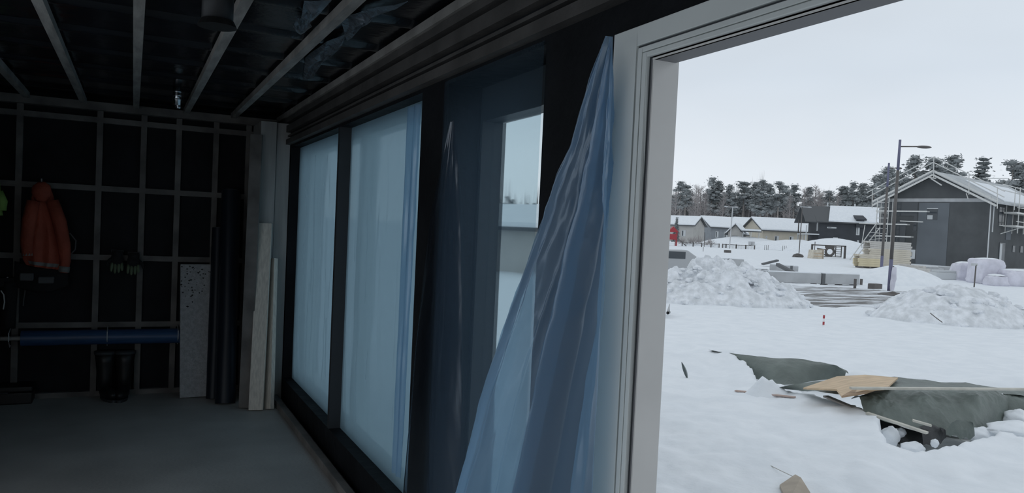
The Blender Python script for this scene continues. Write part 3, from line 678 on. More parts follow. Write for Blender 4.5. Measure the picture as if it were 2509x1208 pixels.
lath((2236, 1030, .0), (2282, 1043, -.03), .05, .02, M['lath'], 'short pale lath end showing under the crumpled tarpaulin')
lath((2305, 1068, -.18), (2375, 1082, -.20), .10, .02, mat('grey_plank', (.36, .37, .36), .8), 'flat grey plank in the hollow in front of the tarpaulin', 'plank', 'plank')
lath((2395, 1074, -.17), (2540, 1050, -.12), .12, .03, mat('slate_plank', (.13, .14, .15), .8), 'dark plank under a snow cap at the right of the hollow', 'plank', 'plank')
def lump(px, py, z, r, label, m=M['snow'], amp=.25, fr=2, name='snow_lump'):
    c = onZ(px, py, z); o = MB().ellip((0, 0, 0), r, 20, 14, amp, fr).build(name, m, smooth=True, loc=c); return tag(o, label, 'snow lump')
lump(2475, 1050, -.08, (.30, .16, .07), 'long snow cap lying on the dark plank right of the tarpaulin')
lump(2402, 1064, -.14, (.14, .10, .07), 'rounded snow lump at the near end of the snow-capped plank')
lump(2492, 1024, -.08, (.16, .12, .09), 'snow lump under the grey tarpaulin at the right edge')
lump(2180, 1072, -.20, (.09, .08, .11), 'snow block in the hollow at the tip of the near snow bank')
lump(2206, 1060, -.18, (.05, .05, .05), 'small snow block beside the black sheet in the hollow')
lump(2290, 1086, -.16, (.035, .035, .04), 'tiny snowball against the bunched tarpaulin end')
lump(2235, 1098, -.22, (.12, .09, .06), 'grey snow lump in front of the flat plank in the hollow')
# broken board with snow on it, dark leaf, scraps
o = MB().bar(onG(1802, 957, .012), onG(1948, 973, .012), .05, .012).build('broken_board', mat('pinkish_board', (.50, .38, .33), .8)); tag(o, 'thin broken board lying under the pointed snow lump', 'board')
c = onG(1882, 964); FXY = math.atan2(RGT.y, RGT.x)-.1
def lumpf(u, v):
    th = 2*math.pi*u; x = math.cos(th); y_ = math.sin(th)
    X_ = x*(.37 if x > 0 else .21)*v; Y_ = y_*.18*v; h_ = max(0, 1-v**1.25)**1.1
    return (X_-.06, Y_, (.22*h_)*(1+.25*fbm(X_*7, Y_*7, 2))-.03+.012*fbm(X_*18, Y_*18, 5))
o = MB().grid(lumpf, 40, 18).build('snow_lump', M['snow'], smooth=True, loc=c); o.rotation_euler = (0, 0, FXY); tag(o, 'pointed snow lump sitting on the broken board beside the tarpaulin', 'snow lump')
lf = thing('plant_stalk', 'dark pointed dried stalk sticking out of the snow by the door', 'stalk', onG(1685, 930, -.02))
t0 = Vector((0, 0, 0)); t1 = atD(1670, 887, onG(1685, 930, -.02).y*FWD.y+onG(1685, 930, -.02).x*FWD.x)-lf.location
def leaf(off, wd):
    def fn(u, v): q = t0.lerp(t1, v); s_ = wd*math.sin(math.pi*min(1, v*.92+.08))*(u-.5); return q+RGT*(s_+off*math.sin(v*3))+FWD*(abs(u-.5)*.02)
    return fn
o = MB().grid(leaf(.0, .035), 4, 12).build('blade', mat('dry_leaf', (.10, .12, .12), .7), lf, smooth=True); solid(o, .003)
o = MB().grid(leaf(.02, .018), 4, 12).build('blade', mat('dry_leaf_pale', (.30, .33, .33), .7), lf, smooth=True); solid(o, .003)
slab([(1910, 1196), (1948, 1170), (1962, 1178), (1985, 1215), (1930, 1240)], .02, 'board_offcut', M['card'], 'tan board offcut lying on the snow at the bottom frame edge', 'offcut')
o = MB().tube([onG(1875, 1134, -.01), onG(1910, 1152, .03), onG(1946, 1169, .01)], .003, 5).build('thin_stick', mat('pale_straw', (.5, .48, .44), .8)); tag(o, 'thin pale straw on the snow above the tan offcut', 'stick')
o = MB().tube([onZ(1640, 765, -.2), onZ(1636, 772, -.2)+Vector((0, 0, .05)), onZ(1640, 757, -.2)+Vector((0, 0, .12))], [.035, .04, .01], 8).build('tarpaulin_tip', M['concrete'], smooth=True); tag(o, 'small grey curled tip showing beside the door frame', 'scrap')
# red and white stake
st = thing('marker_stake', 'short red and white marker stake in the snow field', 'stake', G(2018, 790, 19.0))
for k in range(4): B((-.022, -.012, .08*k-.05), (.022, .012, .08*(k+1)-.05), 'band', M['red'] if k in (1, 3) else M['redw'], st)
# ------------------------------------------------------------------ yard items
FX = math.atan2(RGT.y, RGT.x)
def place(px, py, D, z=None):
    q = atD(px, py, D); return Vector((q.x, q.y, ground(q.x, q.y) if z is None else z))
def lamp(px, py, D, h, arm, label, lean_=.0, base_h=1.5):
    t = thing('street_lamp', label, 'street lamp', place(px, py, D), FX)
    MB().tube([(0, 0, -.1), (lean_*base_h, 0, base_h)], [.085, .083], 12).build('base_sleeve', M['post_b'], t, smooth=True)
    MB().tube([(lean_*base_h, 0, base_h), (lean_*h*.8, 0, h*.8)], [.08, .065], 12).build('pole', M['post'], t, smooth=True)
    MB().tube([(lean_*h*.8, 0, h*.8), (lean_*h, 0, h)], [.064, .055], 12).build('pole_top', M['post_b'], t, smooth=True)
    zt = h*.955; x0 = lean_*zt
    MB().tube([(x0, 0, zt), (x0+arm*.6, 0, zt+.04)], .03, 8).build('arm', M['post'], t, smooth=True)
    hd = MB().ellip((x0+arm*.78, 0, zt+.03), (arm*.25, .10, .07), 14, 8); hd.build('lamp_head', M['post'], t, smooth=True); return t
lamp(2178, 715, 36.0, 7.05, 1.45, 'tall street lamp with long arm in front of the dark house', .01)
lamp(2157, 690, 46.0, 7.0, .78, 'second street lamp farther back, left of the tall one', .01)
wv = thing('post_sleeve', 'white torn plastic sleeve around the foot of the tall street lamp', 'plastic sleeve', place(2186, 705, 35.8), FX)
def slv(u, v): th = 2*math.pi*u; r_ = .12*(1+.25*fbm(math.cos(th)*1.5, math.sin(th)*1.5, v*3))*(.7+.3*math.sin(math.pi*v)); return (math.cos(th)*r_+.05*v, math.sin(th)*r_, .05+v*1.1)
MB().grid(slv, 16, 12).build('film', M['wrap'], wv, smooth=True); MB().tube([(0, 0, -.1), (0, 0, 1.2)], .03, 6).build('stake', M['post'], wv)
def stake(px, py, D, h, r, label, m=None, name='wooden_stake'):
    o = MB().bar((0, 0, -.1), (.01, 0, h), r*2, r*2).build(name, m or M['post'], loc=place(px, py, D)); tag(o, label, 'stake'); return o
stake(2094, 709, 37.0, .46, .045, 'dark stake standing before the end of the long concrete panels')
stake(2110, 692, 41.0, .32, .05, 'short dark stake just behind the end of the concrete panels')
sg = thing('sign_post', 'back of a small sign on a thin post before the wrapped bales', 'sign', place(2387, 695, 40.0), FX)
MB().tube([(0, 0, -.1), (.03, 0, 1.40)], .035, 8).build('post', M['post'], sg); MB().box((-.22, -.02, 1.34), (.13, .02, 1.47)).build('plate', M['steel'], sg)
# concrete panels
def panel(p0, p1, D0, D1, h, label, straps=(.12, .88), th=.35):
    a = place(p0[0], p0[1], D0); b = place(p1[0], p1[1], D1); a.z = b.z = (a.z+b.z)/2+.04
    ln = (b-a).length; t = thing('concrete_panel', label, 'concrete panel', a, math.atan2(b.y-a.y, b.x-a.x), 'long concrete panels by the road')
    bevel(B((0, 0, 0), (ln, th, h), 'slab', M['concrete'], t), .015)
    B((.02, .02, h), (ln-.02, th-.02, h+.05), 'snow_cap', M['snow'], t)
    for s_ in straps: B((ln*s_-.10, -.015, -.02), (ln*s_+.10, th+.01, h+.01), 'strap', M['concrete_d'], t)
    for s_ in (.1, .5, .9): B((ln*s_-.06, -.02, -.14), (ln*s_+.06, th+.02, 0), 'bearer', M['post'], t)
    return t
panel((1873, 690), (2012, 690), 39.0, 39.5, .52, 'grey concrete panel in the middle of the roadside row', (.015,))
panel((2016, 690), (2106, 690), 39.5, 40.5, .52, 'grey concrete panel with a dark strap at the right end of the row', (.02,))
panel((1818, 676), (1872, 680), 42.0, 41.0, .55, 'grey concrete panel at the left of the row behind the snow heap', (.95,))
panel((1752, 660), (1822, 660), 52.0, 52.0, .55, 'dark concrete panel lying farther back behind the lumpy snow heap', (.5,))
panel((1885, 664), (1945, 668), 50.0, 48.0, .45, 'half snowed concrete panel behind the roadside row', (.9,))
o = MB().bar(place(1905, 655, 47)+Vector((0, 0, .60)), place(1947, 670, 44.5)+Vector((0, 0, .30)), .22, .18).build('slanting_beam', M['concrete_d']); tag(o, 'dark beam sloping down over the snowed concrete panels', 'beam')
o = MB().bar(place(1868, 652, 55)+Vector((0, 0, .15)), place(1905, 647, 55)+Vector((0, 0, .48)), .5, .12).build('tilted_sheet', M['concrete_d']); tag(o, 'dark tilted sheet propped in the snow behind the panels', 'sheet')
o = MB().ellip((0, 0, .12), (.7, .35, .24), 12, 8, .5, 2).build('dark_clod', M['post'], loc=place(1955, 632, 78)); tag(o, 'dark clod lying on the snow left of the plywood crate', 'clod')
o = MB().box((-.35, -.2, -.05), (.35, .2, .28)).build('dark_block', M['post'], loc=place(1782, 628, 84)); bevel(o, .04); tag(o, 'small dark block on the open snow before the fence', 'block')
o = MB().box((-.3, -.2, -.05), (.3, .2, .26)).build('dark_block', M['post'], loc=place(2144, 702, 38.5)); bevel(o, .04); tag(o, 'dark block on the slush left of the tall street lamp', 'block')
o = MB().ellip((0, 0, .0), (.5, .5, .22), 14, 8, .4, 2).build('gravel_heap', M['post'], loc=place(2183, 728, 33.0)); tag(o, 'dark gravel bump on the slush at the foot of the tall street lamp', 'gravel')
# crate and rack with reel
cr = thing('plywood_crate', 'tan plywood crate on the snow in front of the steel rack', 'crate', place(1997, 643, 76), FX+.25)
o = MB().prism([(-.62, -.4, 0), (.62, -.4, 0), (.5, -.4, .85), (-.5, -.4, .85)], (0, .8, 0)).build('body', M['lumber'], cr)
for k in (.22, .5): B((-.5, -.43, k), (.45, -.4, k+.05), 'slot', M['ply'], cr)
B((.47, -.45, 0), (.62, .45, .95), 'end_board', M['card'], cr)
rk = thing('steel_rack', 'grey steel frame rack holding a large reel and ladder rungs', 'rack', place(2028, 642, 82), FX-.05)
for x in (-1.72, 1.72): B((x-.09, -.08, 0), (x+.09, .08, 1.35), 'post', M['post'], rk)
B((-1.8, -.08, 1.24), (1.8, .08, 1.36), 'top_rail', M['post'], rk); B((-.8, -.06, .1), (1.3, .06, .18), 'bottom_rail', M['post'], rk)
for x in (.75, 1.35): B((x-.04, -.05, .1), (x+.04, .05, 1.3), 'upright', M['post'], rk)
for k in range(5): B((.75, -.03, .22+k*.22), (1.35, .03, .27+k*.22), 'rung', M['post'], rk)
def torus(c, R_, r_, nu=24, nv=8):
    return lambda u, v: (c[0]+(R_+r_*math.cos(2*math.pi*v))*math.cos(2*math.pi*u), c[1]+r_*math.sin(2*math.pi*v), c[2]+(R_+r_*math.cos(2*math.pi*v))*math.sin(2*math.pi*u))
MB().grid(torus((.15, 0, .66), .42, .13), 24, 8).build('reel', M['post'], rk, smooth=True)
MB().bar((-1.2, 0, .95), (-.1, 0, .82), .1, .1).build('axle', M['post'], rk); MB().bar((-.75, 0, .55), (-.1, 0, .15), .14, .1).build('brace', M['post'], rk); MB().box((-.35, -.1, 1.02), (.6, .1, 1.24)).build('plate', M['post'], rk)
# lumber stacks: boards as parts
def lumber(px, py, D, L_, rows, cols, bw, bh, label, mats, rz=0, seed=0):
    t = thing('lumber_stack', label, 'lumber', place(px, py, D), FX+rz, 'lumber stacks before the dark house')
    me = bevel_me = MB().box((-.5, -.5, -.5), (.5, .5, .5)).mesh('board')
    mm = []
    for k, m in enumerate(mats): x = me.copy(); x.materials.append(m); mm.append(x)
    R_ = random.Random(seed)
    for x in (-L_*.35, 0, L_*.35): B((x-.06, -cols*bw/2, -.05), (x+.06, cols*bw/2, .12), 'bearer', M['post'], t)
    for r_ in range(rows):
        for c_ in range(cols):
            if cols > 3 and 0 < c_ < cols-1 and r_ < rows-1: continue      # hidden inside the stack
            o = inst(mm[min(len(mm)-1, int(r_/rows*len(mm)+R_.random()*.4))], 'board', None, t, (R_.uniform(-.06, .06), (c_-(cols-1)/2)*bw, .12+bh*(r_+.5)), (0, 0, R_.uniform(-.004, .004)), (L_*R_.uniform(.97, 1.0), bw*.96, bh*.93))
    return t
lumber(2170, 652, 62.0, 3.3, 13, 6, .22, .15, 'tall grey and tan lumber stack between the two street lamps', [M['lumber'], M['lumber'], M['lumber_g']], .02, 3)
lumber(2124, 655, 59.5, 1.75, 6, 5, .2, .155, 'low yellow lumber stack left of the tall stack', [M['lumber_y'], M['lumber_y'], M['lumber']], .05, 5)
sb = thing('meter_box', 'white box with a dark slot beside the tall lumber stack', 'box', place(2231, 630, 63.5, ) + Vector((0, 0, .75)), FX)
B((-.3, -.1, 0), (.3, .1, .75), 'body', M['win_l'], sb); B((-.05, -.12, .2), (.05, -.1, .55), 'slot', M['win'], sb); B((-.05, -.05, -.9), (.05, .05, 0), 'post', M['post'], sb)
# wrapped bales
def bale(px, py, D, s, h, label, rz=0, seed=0):
    t = thing('wrapped_bale', label, 'wrapped bale', place(px, py, D), FX+rz, 'white wrapped bales beside the dark house')
    pw = lambda t_, e_: math.copysign(abs(t_)**e_, t_)
    def fn(u, v):
        th = 2*math.pi*u; ph = math.pi*(v-.5); x = pw(math.cos(th), .2)*pw(math.cos(ph), .16); y_ = pw(math.sin(th), .2)*pw(math.cos(ph), .16); z = pw(math.sin(ph), .3)
        n_ = 1+.13*fbm(x*1.6+seed, y_*1.6, z*1.6+seed)
        return (x*s[0]*n_*(1-.07*z), y_*s[1]*n_, h*.5*(1+z*(1+.08*fbm(x+seed, y_, 3)))-.05)
    MB().grid(fn, 44, 26).build('wrapping', M['wrap'], t, smooth=True)
    def cap(u, v): th = 2*math.pi*u; return (pw(math.cos(th), .35)*s[0]*.8*v, pw(math.sin(th), .35)*s[1]*.8*v, h*.95+.10*(1-v**3)+.02*fbm(math.cos(th)*v*2+seed, math.sin(th)*v*2))
    MB().grid(cap, 24, 5).build('snow_cap', M['snow'], t, smooth=True); return t
bale(2413, 690, 48, (.80, .7), 1.55, 'tall white wrapped bale with a snow cap behind the sign post', .15, 2)
bale(2365, 688, 50, (.75, .6), 1.15, 'white wrapped bale standing left of the tall bale', -.1, 7)
bale(2440, 696, 46.5, (.5, .5), .6, 'small white wrapped bale at the foot of the tall bale', .1, 13)
bale(2495, 690, 47, (1.15, .8), .98, 'broad lilac white wrapped bale at the right edge', 0, 17)
o = MB().box((-1.2, -.5, 0), (1.2, .5, .42)).build('site_slab', M['concrete'], loc=place(2345, 668, 58)); o.rotation_euler = (0, 0, FX); bevel(o, .02); tag(o, 'flat pale slab by the dark house wall behind the bales', 'slab')
def debris(px, py, D, L_, W_, H_, label, m, rz=0, tilt=.0, name='board_pile', cat='board pile'):
    o = MB().box((-L_/2, -W_/2, 0), (L_/2, W_/2, H_)).box((-L_/2+.2, -W_/2+.1, H_), (L_/2-.3, W_/2, H_*1.35)).build(name, m, loc=place(px, py, D)); o.rotation_euler = (0, tilt, FX+rz); bevel(o, .02); return tag(o, label, cat)
debris(2235, 668, 55, 2.2, 1.0, .45, 'grey rubble boards on the snow right of the lumber stack', M['lumber_g'], .3, .05)
debris(2275, 662, 57, 1.8, .9, .32, 'low pile of grey boards before the house wall', M['concrete'], -.2, -.03)
debris(2320, 676, 50, 2.0, .8, .42, 'pale boards covered with snow left of the bales', M['win_l'], .1)
# parked car behind the heap
car = thing('car', 'silver car half hidden behind the big lumpy snow heap', 'car', place(1640, 690, 38.5), FX-.08)
prof_c = [(-2.1, .35), (-2.15, .75), (-1.9, .92), (-1.2, 1.0), (-.6, 1.42), (.7, 1.45), (1.35, 1.02), (2.0, .9), (2.15, .7), (2.15, .35)]
bevel(MB().prism([(x, -.85, z) for x, z in prof_c], (0, 1.7, 0)).build('body', M['car'], car), .06, 3)
B((-.55, -.87, 1.02), (.6, .87, 1.36), 'side_window', M['win'], car)
for x in (-1.35, 1.35):
    for yy in (-.86, .70):
        wh = MB().tube([(x, yy, .33), (x, yy+.16, .33)], .33, 20).build('wheel', M['tyre'], car, smooth=False); MB().tube([(x, yy-.01, .33), (x, yy+.02, .33)], .2, 16).build('rim', M['steel'], wh)
B((1.95, -.8, .62), (2.17, -.45, .78), 'head_lamp', M['win_l'], car)
car2 = thing('car', 'dark car parked in front of the beige house', 'car', place(1935, 592, 150), FX)
MB().prism([(x*.95, -.85, z) for x, z in prof_c], (0, 1.7, 0)).build('body', M['car_d'], car2); B((-.5, -.88, 1.0), (.6, .88, 1.36), 'side_window', M['win'], car2); B((-.6, -.8, 1.43), (.7, .8, 1.56), 'snow_cap', M['snow'], car2)
for x in (-1.3, 1.3): MB().tube([(x, -.88, .33), (x, .88, .33)], .33, 12).build('wheel', M['tyre'], car2)

# ------------------------------------------------------------------ dark house under scaffolding
Da, Db = 76.0, 68.7
A = atD(2158, 640, Da); Bp = atD(2418, 640, Db); A.z = Bp.z = .2
uvec = (Bp-A); GW = math.hypot(uvec.x, uvec.y); hz = math.atan2(uvec.y, uvec.x)
HH = thing('house', 'large charcoal house shell under scaffolding beyond the street lamps', 'house', (A.x, A.y, .2), hz)
EV, AP, HL = 6.15, 8.6, 17.0
body = MB().prism([(0, 0, -.6), (GW, 0, -.6), (GW, 0, EV), (GW/2, 0, AP-.15), (0, 0, EV)], (0, HL, 0)).build('wall', M['clad_d'], HH)
B((3.3, -.03, -.2), (6.0, -.002, EV-.3), 'primed_panel', M['clad_p'], HH).data
B((.3, -.05, EV-.2), (GW, -.003, EV+.12), 'belt_board', M['concrete'], HH)
B((GW-.02, -.05, 0), (GW+.05, .06, EV+.3), 'corner_board', M['win_l'], HH)
B((2.9, -.02, 3.2), (3.2, -.001, 5.7), 'opening', M['win'], HH); B((.25, -.03, 4.6), (3.2, -.002, 5.9), 'opening', M['win'], HH)
B((.25, -.03, 2.0), (2.2, -.002, 4.0), 'opening', M['win'], HH)
o = B((4.05, -.05, 4.25), (5.0, -.004, 5.35), 'window', M['win'], HH); B((4.12, -.07, 4.3), (4.6, -.05, 4.7), 'pane', M['win_l'], o); B((4.05, -.08, 5.28), (5.05, -.05, 5.35), 'sill', M['win_l'], o)
ov = .75
def slope(x0, z0, x1, z1, y0, y1, th, name, m): return MB().prism([(x0, y0, z0), (x1, y0, z1), (x1, y0, z1+th), (x0, y0, z0+th)], (0, y1-y0, 0)).build(name, m, HH)
tn = (AP-EV)/(GW/2)
slope(-ov, EV-ov*tn, GW/2, AP, -.8, HL+.5, .16, 'roof_slope', M['roof_g']); rs = slope(GW/2, AP, GW+ov, EV-ov*tn, -.8, HL+.5, .16, 'roof_slope', M['roof_g'])
MB().prism([(GW/2+1.2, 3.5, AP-1.2*tn+.17), (GW+ov-.3, 1.8, EV-(ov-.3)*tn+.17), (GW+ov-.3, 1.8, EV-(ov-.3)*tn+.26), (GW/2+1.2, 3.5, AP-1.2*tn+.26)], (0, 11, 0)).build('roof_snow', M['snow'], HH)
for s_ in (0, 1):
    for k, dz in enumerate((.18, -.2)):
        p = Vector((-ov, -.85, EV-ov*tn+dz)); q = Vector((GW/2, -.85, AP+dz))
        if s_: p.x = GW-p.x
        MB().bar(p, q, .08, .17).build('barge_board', M['alu'], HH)
# gable rails
def rail(pts, r_, name='guard_rail'): return MB().tube(pts, r_, 6).build(name, M['alu'], HH)
for dz in (.85, 1.35):
    rail([(-ov-.6, -.9, EV-(ov+.6)*tn+dz), (GW/2, -.9, AP+dz+.1)], .045); rail([(GW/2, -.9, AP+dz+.1), (GW+ov+.6, -.9, EV-(ov+.6)*tn+dz)], .045)
for x in (-ov-.1, 1.4, GW/2, GW-1.6, GW+ov):
    zz = AP-abs(x-GW/2)*tn; rail([(x+.1, -.9, zz-.45), (x, -.9, zz+1.45)], .04, 'rail_post')
rail([(GW/2-.1, -.95, AP-.55), (GW/2+.9, -1.0, AP-1.2)], .06, 'bracket'); rail([(GW/2-.3, -.95, AP-.45), (GW/2+.35, -.95, AP-.55)], .06, 'bracket')
rail([(GW-1.7, -.95, EV+.5), (GW-1.5, -1, EV-.0)], .04, 'bracket')
# left scaffold tower
for x in (-.05, 1.05): 
    for y_ in (-1.3, -.5): rail([(x, y_, -.3), (x, y_, EV+.1)], .04, 'scaffold_pole')
for k in range(12): rail([(-.05, -1.3, .3+k*.5), (1.05, -1.3, .3+k*.5)], .03, 'scaffold_rung')
for z, x1, m in ((5.0, 4.6, 'alu'), (3.75, 2.9, 'alu'), (2.6, 3.3, 'alu'), (1.9, 2.7, 'alu')): B((-.15, -1.35, z-.08), (x1, -.75, z+.04), 'scaffold_deck', M[m], HH)
rail([(2.2, -1.3, 4.05), (4.3, -1.3, 4.0)], .05)
# stair of the scaffold going down left
rail([(.1, -1.4, 3.9), (-2.4, -1.8, -.2)], .05, 'stair_string'); rail([(.4, -1.4, 3.4), (-2.0, -1.8, -.2)], .05, 'stair_string'); rail([(-1.1, -1.4, 3.6), (-1.25, -1.6, 1.3)], .04, 'stair_post'); rail([(-1.7, -1.4, 3.75), (.6, -1.4, 3.7)], .04, 'stair_rail')
for k in range(8): B((-.5, -1.7, .4+k*.35), (.35, -1.3, .44+k*.35), 'stair_tread', M['alu'], HH)
# side wall openings and side scaffold
def side(y0, y1, z0, z1, m, name='window'):
    return B((GW+.002, y0, z0), (GW+.05, y1, z1), name, M[m], HH)
o = side(2.6, 4.0, .25, 2.4, 'win'); B((GW+.05, 2.7, .35), (GW+.07, 3.2, 2.3), 'pane', M['win_l'], o)
side(5.9, 6.5, 1.6, 2.2, 'win'); side(7.9, 8.6, 1.6, 2.2, 'win'); side(2.0, 3.2, 4.0, 5.6, 'win'); side(.6, .8, 3.3, 5.9, 'win_l', 'down_pipe'); side(4.0, 5.2, 2.7, 5.2, 'clad_p', 'primed_panel')
for y_ in (3.2, 4.9, 7.8): 
    rail([(GW+1.2, y_, -.3 if y_ > 5 else 3.3), (GW+1.2, y_, EV+1.3)], .045, 'scaffold_pole'); rail([(GW+.2, y_, 3.3), (GW+.2, y_, EV)], .04, 'scaffold_pole')
for z in (4.35, 5.6, 5.95): rail([(GW+1.2, 2.8, z), (GW+1.2, 14, z-.0)], .04)
B((GW+.2, 2.6, 5.05), (GW+1.25, 14, 5.2), 'scaffold_deck', M['alu'], HH); B((GW+.2, 2.6, 3.85), (GW+1.25, 14, 4.0), 'scaffold_deck', M['alu'], HH)
rail([(GW+1.25, 4.9, 5.0), (GW+1.4, 9.5, .6)], .06, 'brace'); rail([(GW+.1, 2.4, 3.2), (GW+1.1, 4.6, 3.9)], .04, 'brace'); rail([(GW+.1, 2.0, 3.95), (GW+1.2, 5, 3.9)], .04)
for dz in (.9, 1.4): rail([(GW+ov+.3, -.5, EV-.4+dz+.3), (GW+ov+.3, 14, EV-.4+dz)], .045)
for y_ in (2.5, 6, 10, 14): rail([(GW+ov+.3, y_, EV-.8), (GW+ov+.3, y_, EV+1.2)], .04, 'rail_post')
rail([(GW/2, HL+.5, AP+.9), (GW/2, HL-6, AP+.4)], .04)

# ------------------------------------------------------------------ far houses
def house(px, py, D, rz, W_, L_, ev, ap, wall, label, roof_snow=True, wins=(), snow0=0, name='house'):
    """gable on the local -y face (x 0..W), ridge along y"""
    p = place(px, py, D); t = thing(name, label, 'house', p, FX+rz)
    MB().prism([(0, 0, -1), (W_, 0, -1), (W_, 0, ev), (W_/2, 0, ap), (0, 0, ev)], (0, L_, 0)).build('wall', M[wall], t)
    tn_ = (ap-ev)/(W_/2); o_ = .5
    for s_ in (0, 1):
        f = (lambda x: x) if not s_ else (lambda x: W_-x)
        MB().prism([(f(-o_), -o_, ev-o_*tn_), (f(W_/2), -o_, ap), (f(W_/2), -o_, ap+.14), (f(-o_), -o_, ev-o_*tn_+.14)], (0, L_+2*o_, 0)).build('roof_slope', M['roof_d'], t)
        if roof_snow: MB().prism([(f(-o_+.1), -o_+.1+snow0*.6, ev-(o_-.1)*tn_+.15), (f(W_/2-.05), -o_+.1+snow0, ap+.13), (f(W_/2-.05), -o_+.1+snow0, ap+.36), (f(-o_+.1), -o_+.1+snow0*.6, ev-(o_-.1)*tn_+.38)], (0, L_+2*o_-.2-snow0, 0)).build('roof_snow', M['snow'], t)
    for face, a, b, z0, z1, m in wins:
        if face == 'g': o = B((a, -.06, z0), (b, .0, z1), 'window', M[m], t); B((a+.12, -.08, z0+.12), ((a+b)/2-.05, -.06, z1-.12), 'pane', M['win'] if m == 'win_l' else M['win_l'], o)
        else:
            xs = W_ if face == 'r' else 0; o = B((xs-.0 if face == 'r' else xs-.06, a, z0), (xs+.06 if face == 'r' else xs, b, z1), 'window', M[m], t)
            k = .06 if face == 'r' else -.08; B((xs+k, a+.12, z0+.12), (xs+k+.02, (a+b)/2-.05, z1-.12), 'pane', M['win'] if m == 'win_l' else M['win_l'], o)
    return t
HP = math.pi/2
# long side facing us: rotate so the ridge runs across the view
h = house(1660, 590, 158, -1.45, 9, 17, 3.0, 4.6, 'clad_g', 'long grey bungalow with snowy roof behind the play fence', wins=[('r', 4.2, 5.0, .9, 2.2, 'win_l'), ('r', 7.6, 8.8, .9, 2.2, 'win_l')]) if False else None
def longhouse(px0, px1, py, D0, D1, W_, ev, ap, wall, label, wins=(), **k):
    """front wall runs from picture column px0 (distance D0) to px1 (distance D1)"""
    a = place(px0, py, D0); b = place(px1, py, D1); L_ = (Vector((b.x, b.y))-Vector((a.x, a.y))).length
    ang_ = math.atan2(b.y-a.y, b.x-a.x)
    # local +y along the front, local +x towards the viewer => origin W behind
    t = house(px0, py, D0, 0, W_, L_, ev, ap, wall, label, wins=wins, **k)
    t.rotation_euler = (0, 0, ang_-HP)
    rx = Vector((math.cos(ang_-HP), math.sin(ang_-HP), 0)); t.location = a-rx*W_; t.location.z = min(a.z, b.z); return t
longhouse(1741, 1850, 590, 160, 162.5, 8, 3.1, 5.1, 'clad_g', 'long grey bungalow behind the small porch and the play fence', wins=[('r', 1.0, 1.7, .9, 2.2, 'win_l'), ('r', 3.0, 3.8, .9, 2.2, 'win_l')])
longhouse(1867, 2000, 600, 138, 139.5, 8, 3.0, 5.0, 'clad_b', 'long beige gabled house with snowy roof in the middle distance', wins=[('r', .6, .9, 1.3, 1.9, 'win_l'), ('r', 2.3, 3.1, .9, 2.0, 'win_l'), ('r', 5.1, 5.9, .9, 2.0, 'win_l')])
ph = house(1783, 592, 128, -.45, 2.3, 4.0, 2.3, 3.5, 'clad_w', 'small pale porch hut with grey door before the grey bungalow', wins=[('g', .65, 1.55, .2, 1.75, 'clad_g'), ], name='porch_hut')
cp = thing('porch_canopy', 'snowy flat canopy on thin posts beside the porch hut', 'canopy', place(1812, 595, 127), FX)
B((0, -.8, 2.5), (3.3, 1.2, 2.65), 'roof', M['roof_d'], cp); B((.05, -.75, 2.65), (3.2, 1.15, 2.95), 'roof_snow', M['snow'], cp)
for x in (.3, 1.6, 2.9): B((x-.05, -.7, -.5), (x+.05, -.6, 2.5), 'post', M['win_l'], cp)
# left pale house
longhouse(1600, 1697, 592, 150, 146, 7, 3.2, 4.7, 'clad_w', 'pale grey house with snowy roof right beside the door frame', wins=[('r', 5.6, 6.4, 1.0, 2.2, 'win_l')])
# roofs peeping behind
house(1668, 570, 205, .1, 4.5, 6, 3.2, 5.2, 'clad_g', 'small gable roof peeping over the pale grey house')
house(1776, 570, 205, .1, 4.8, 6, 3.2, 5.4, 'clad_g', 'small gable roof peeping over the long grey bungalow')
longhouse(1808, 1850, 570, 200, 200, 6, 4.2, 5.8, 'clad_g', 'snowy roof rising behind the beige house gable')
# dark two-storey house
dk = longhouse(2004, 2160, 604, 122, 120.7, 7.0, 4.85, 7.1, 'clad_n', 'dark two-storey house with white balcony and snowy roof', wins=[('r', 2.2, 2.9, .3, 2.3, 'win_l'), ('r', 5.6, 6.1, 2.8, 4.6, 'win_l'), ('r', 5.8, 6.1, .2, 2.0, 'win_l'), ('r', 1.2, 2.6, 3.7, 3.9, 'win_l'), ('g', 5.6, 6.4, 3.2, 4.9, 'win_l')], snow0=2.8)
W_ = 7.0
B((1.2, -2.0, 2.55), (W_+.4, 0, 2.75), 'balcony', M['win_l'], dk); B((.8, -2.0, -.1), (W_+.4, .0, .12), 'terrace', M['concrete'], dk)
for x in (1.4, 3.2, 5.0, 6.9): B((x-.08, -1.95, 0), (x+.08, -1.8, 2.6), 'post', M['win_l'], dk)
B((1.3, -1.95, 2.75), (1.46, -1.8, 5.0), 'post', M['post'], dk); B((6.85, -1.95, 2.75), (7.0, -1.8, 4.0), 'post', M['win_l'], dk)
MB().prism([(-.5, -2.2, 4.5), (3.5, -2.2, 7.12), (3.5, -2.2, 7.26), (-.5, -2.2, 4.64)], (0, 2.2, 0)).prism([(7.5, -2.2, 4.5), (3.5, -2.2, 7.12), (3.5, -2.2, 7.26), (7.5, -2.2, 4.64)], (0, 4.9, 0)).build('gable_roof', M['roof_d'], dk)
MB().prism([(5.4, 5.3, 5.85), (7.9, 5.3, 5.1), (7.9, 5.3, 5.35), (5.4, 5.3, 6.1)], (0, 1.5, 0)).box((6.9, 5.45, 4.0), (7.35, 6.6, 5.3)).build('dormer', M['clad_n'], dk)
for y_ in (2.0, 6.2): MB().tube([(3.4, y_, 7), (3.4, y_, 7.9)], .12, 8).build('vent_pipe', M['win_l'], dk)
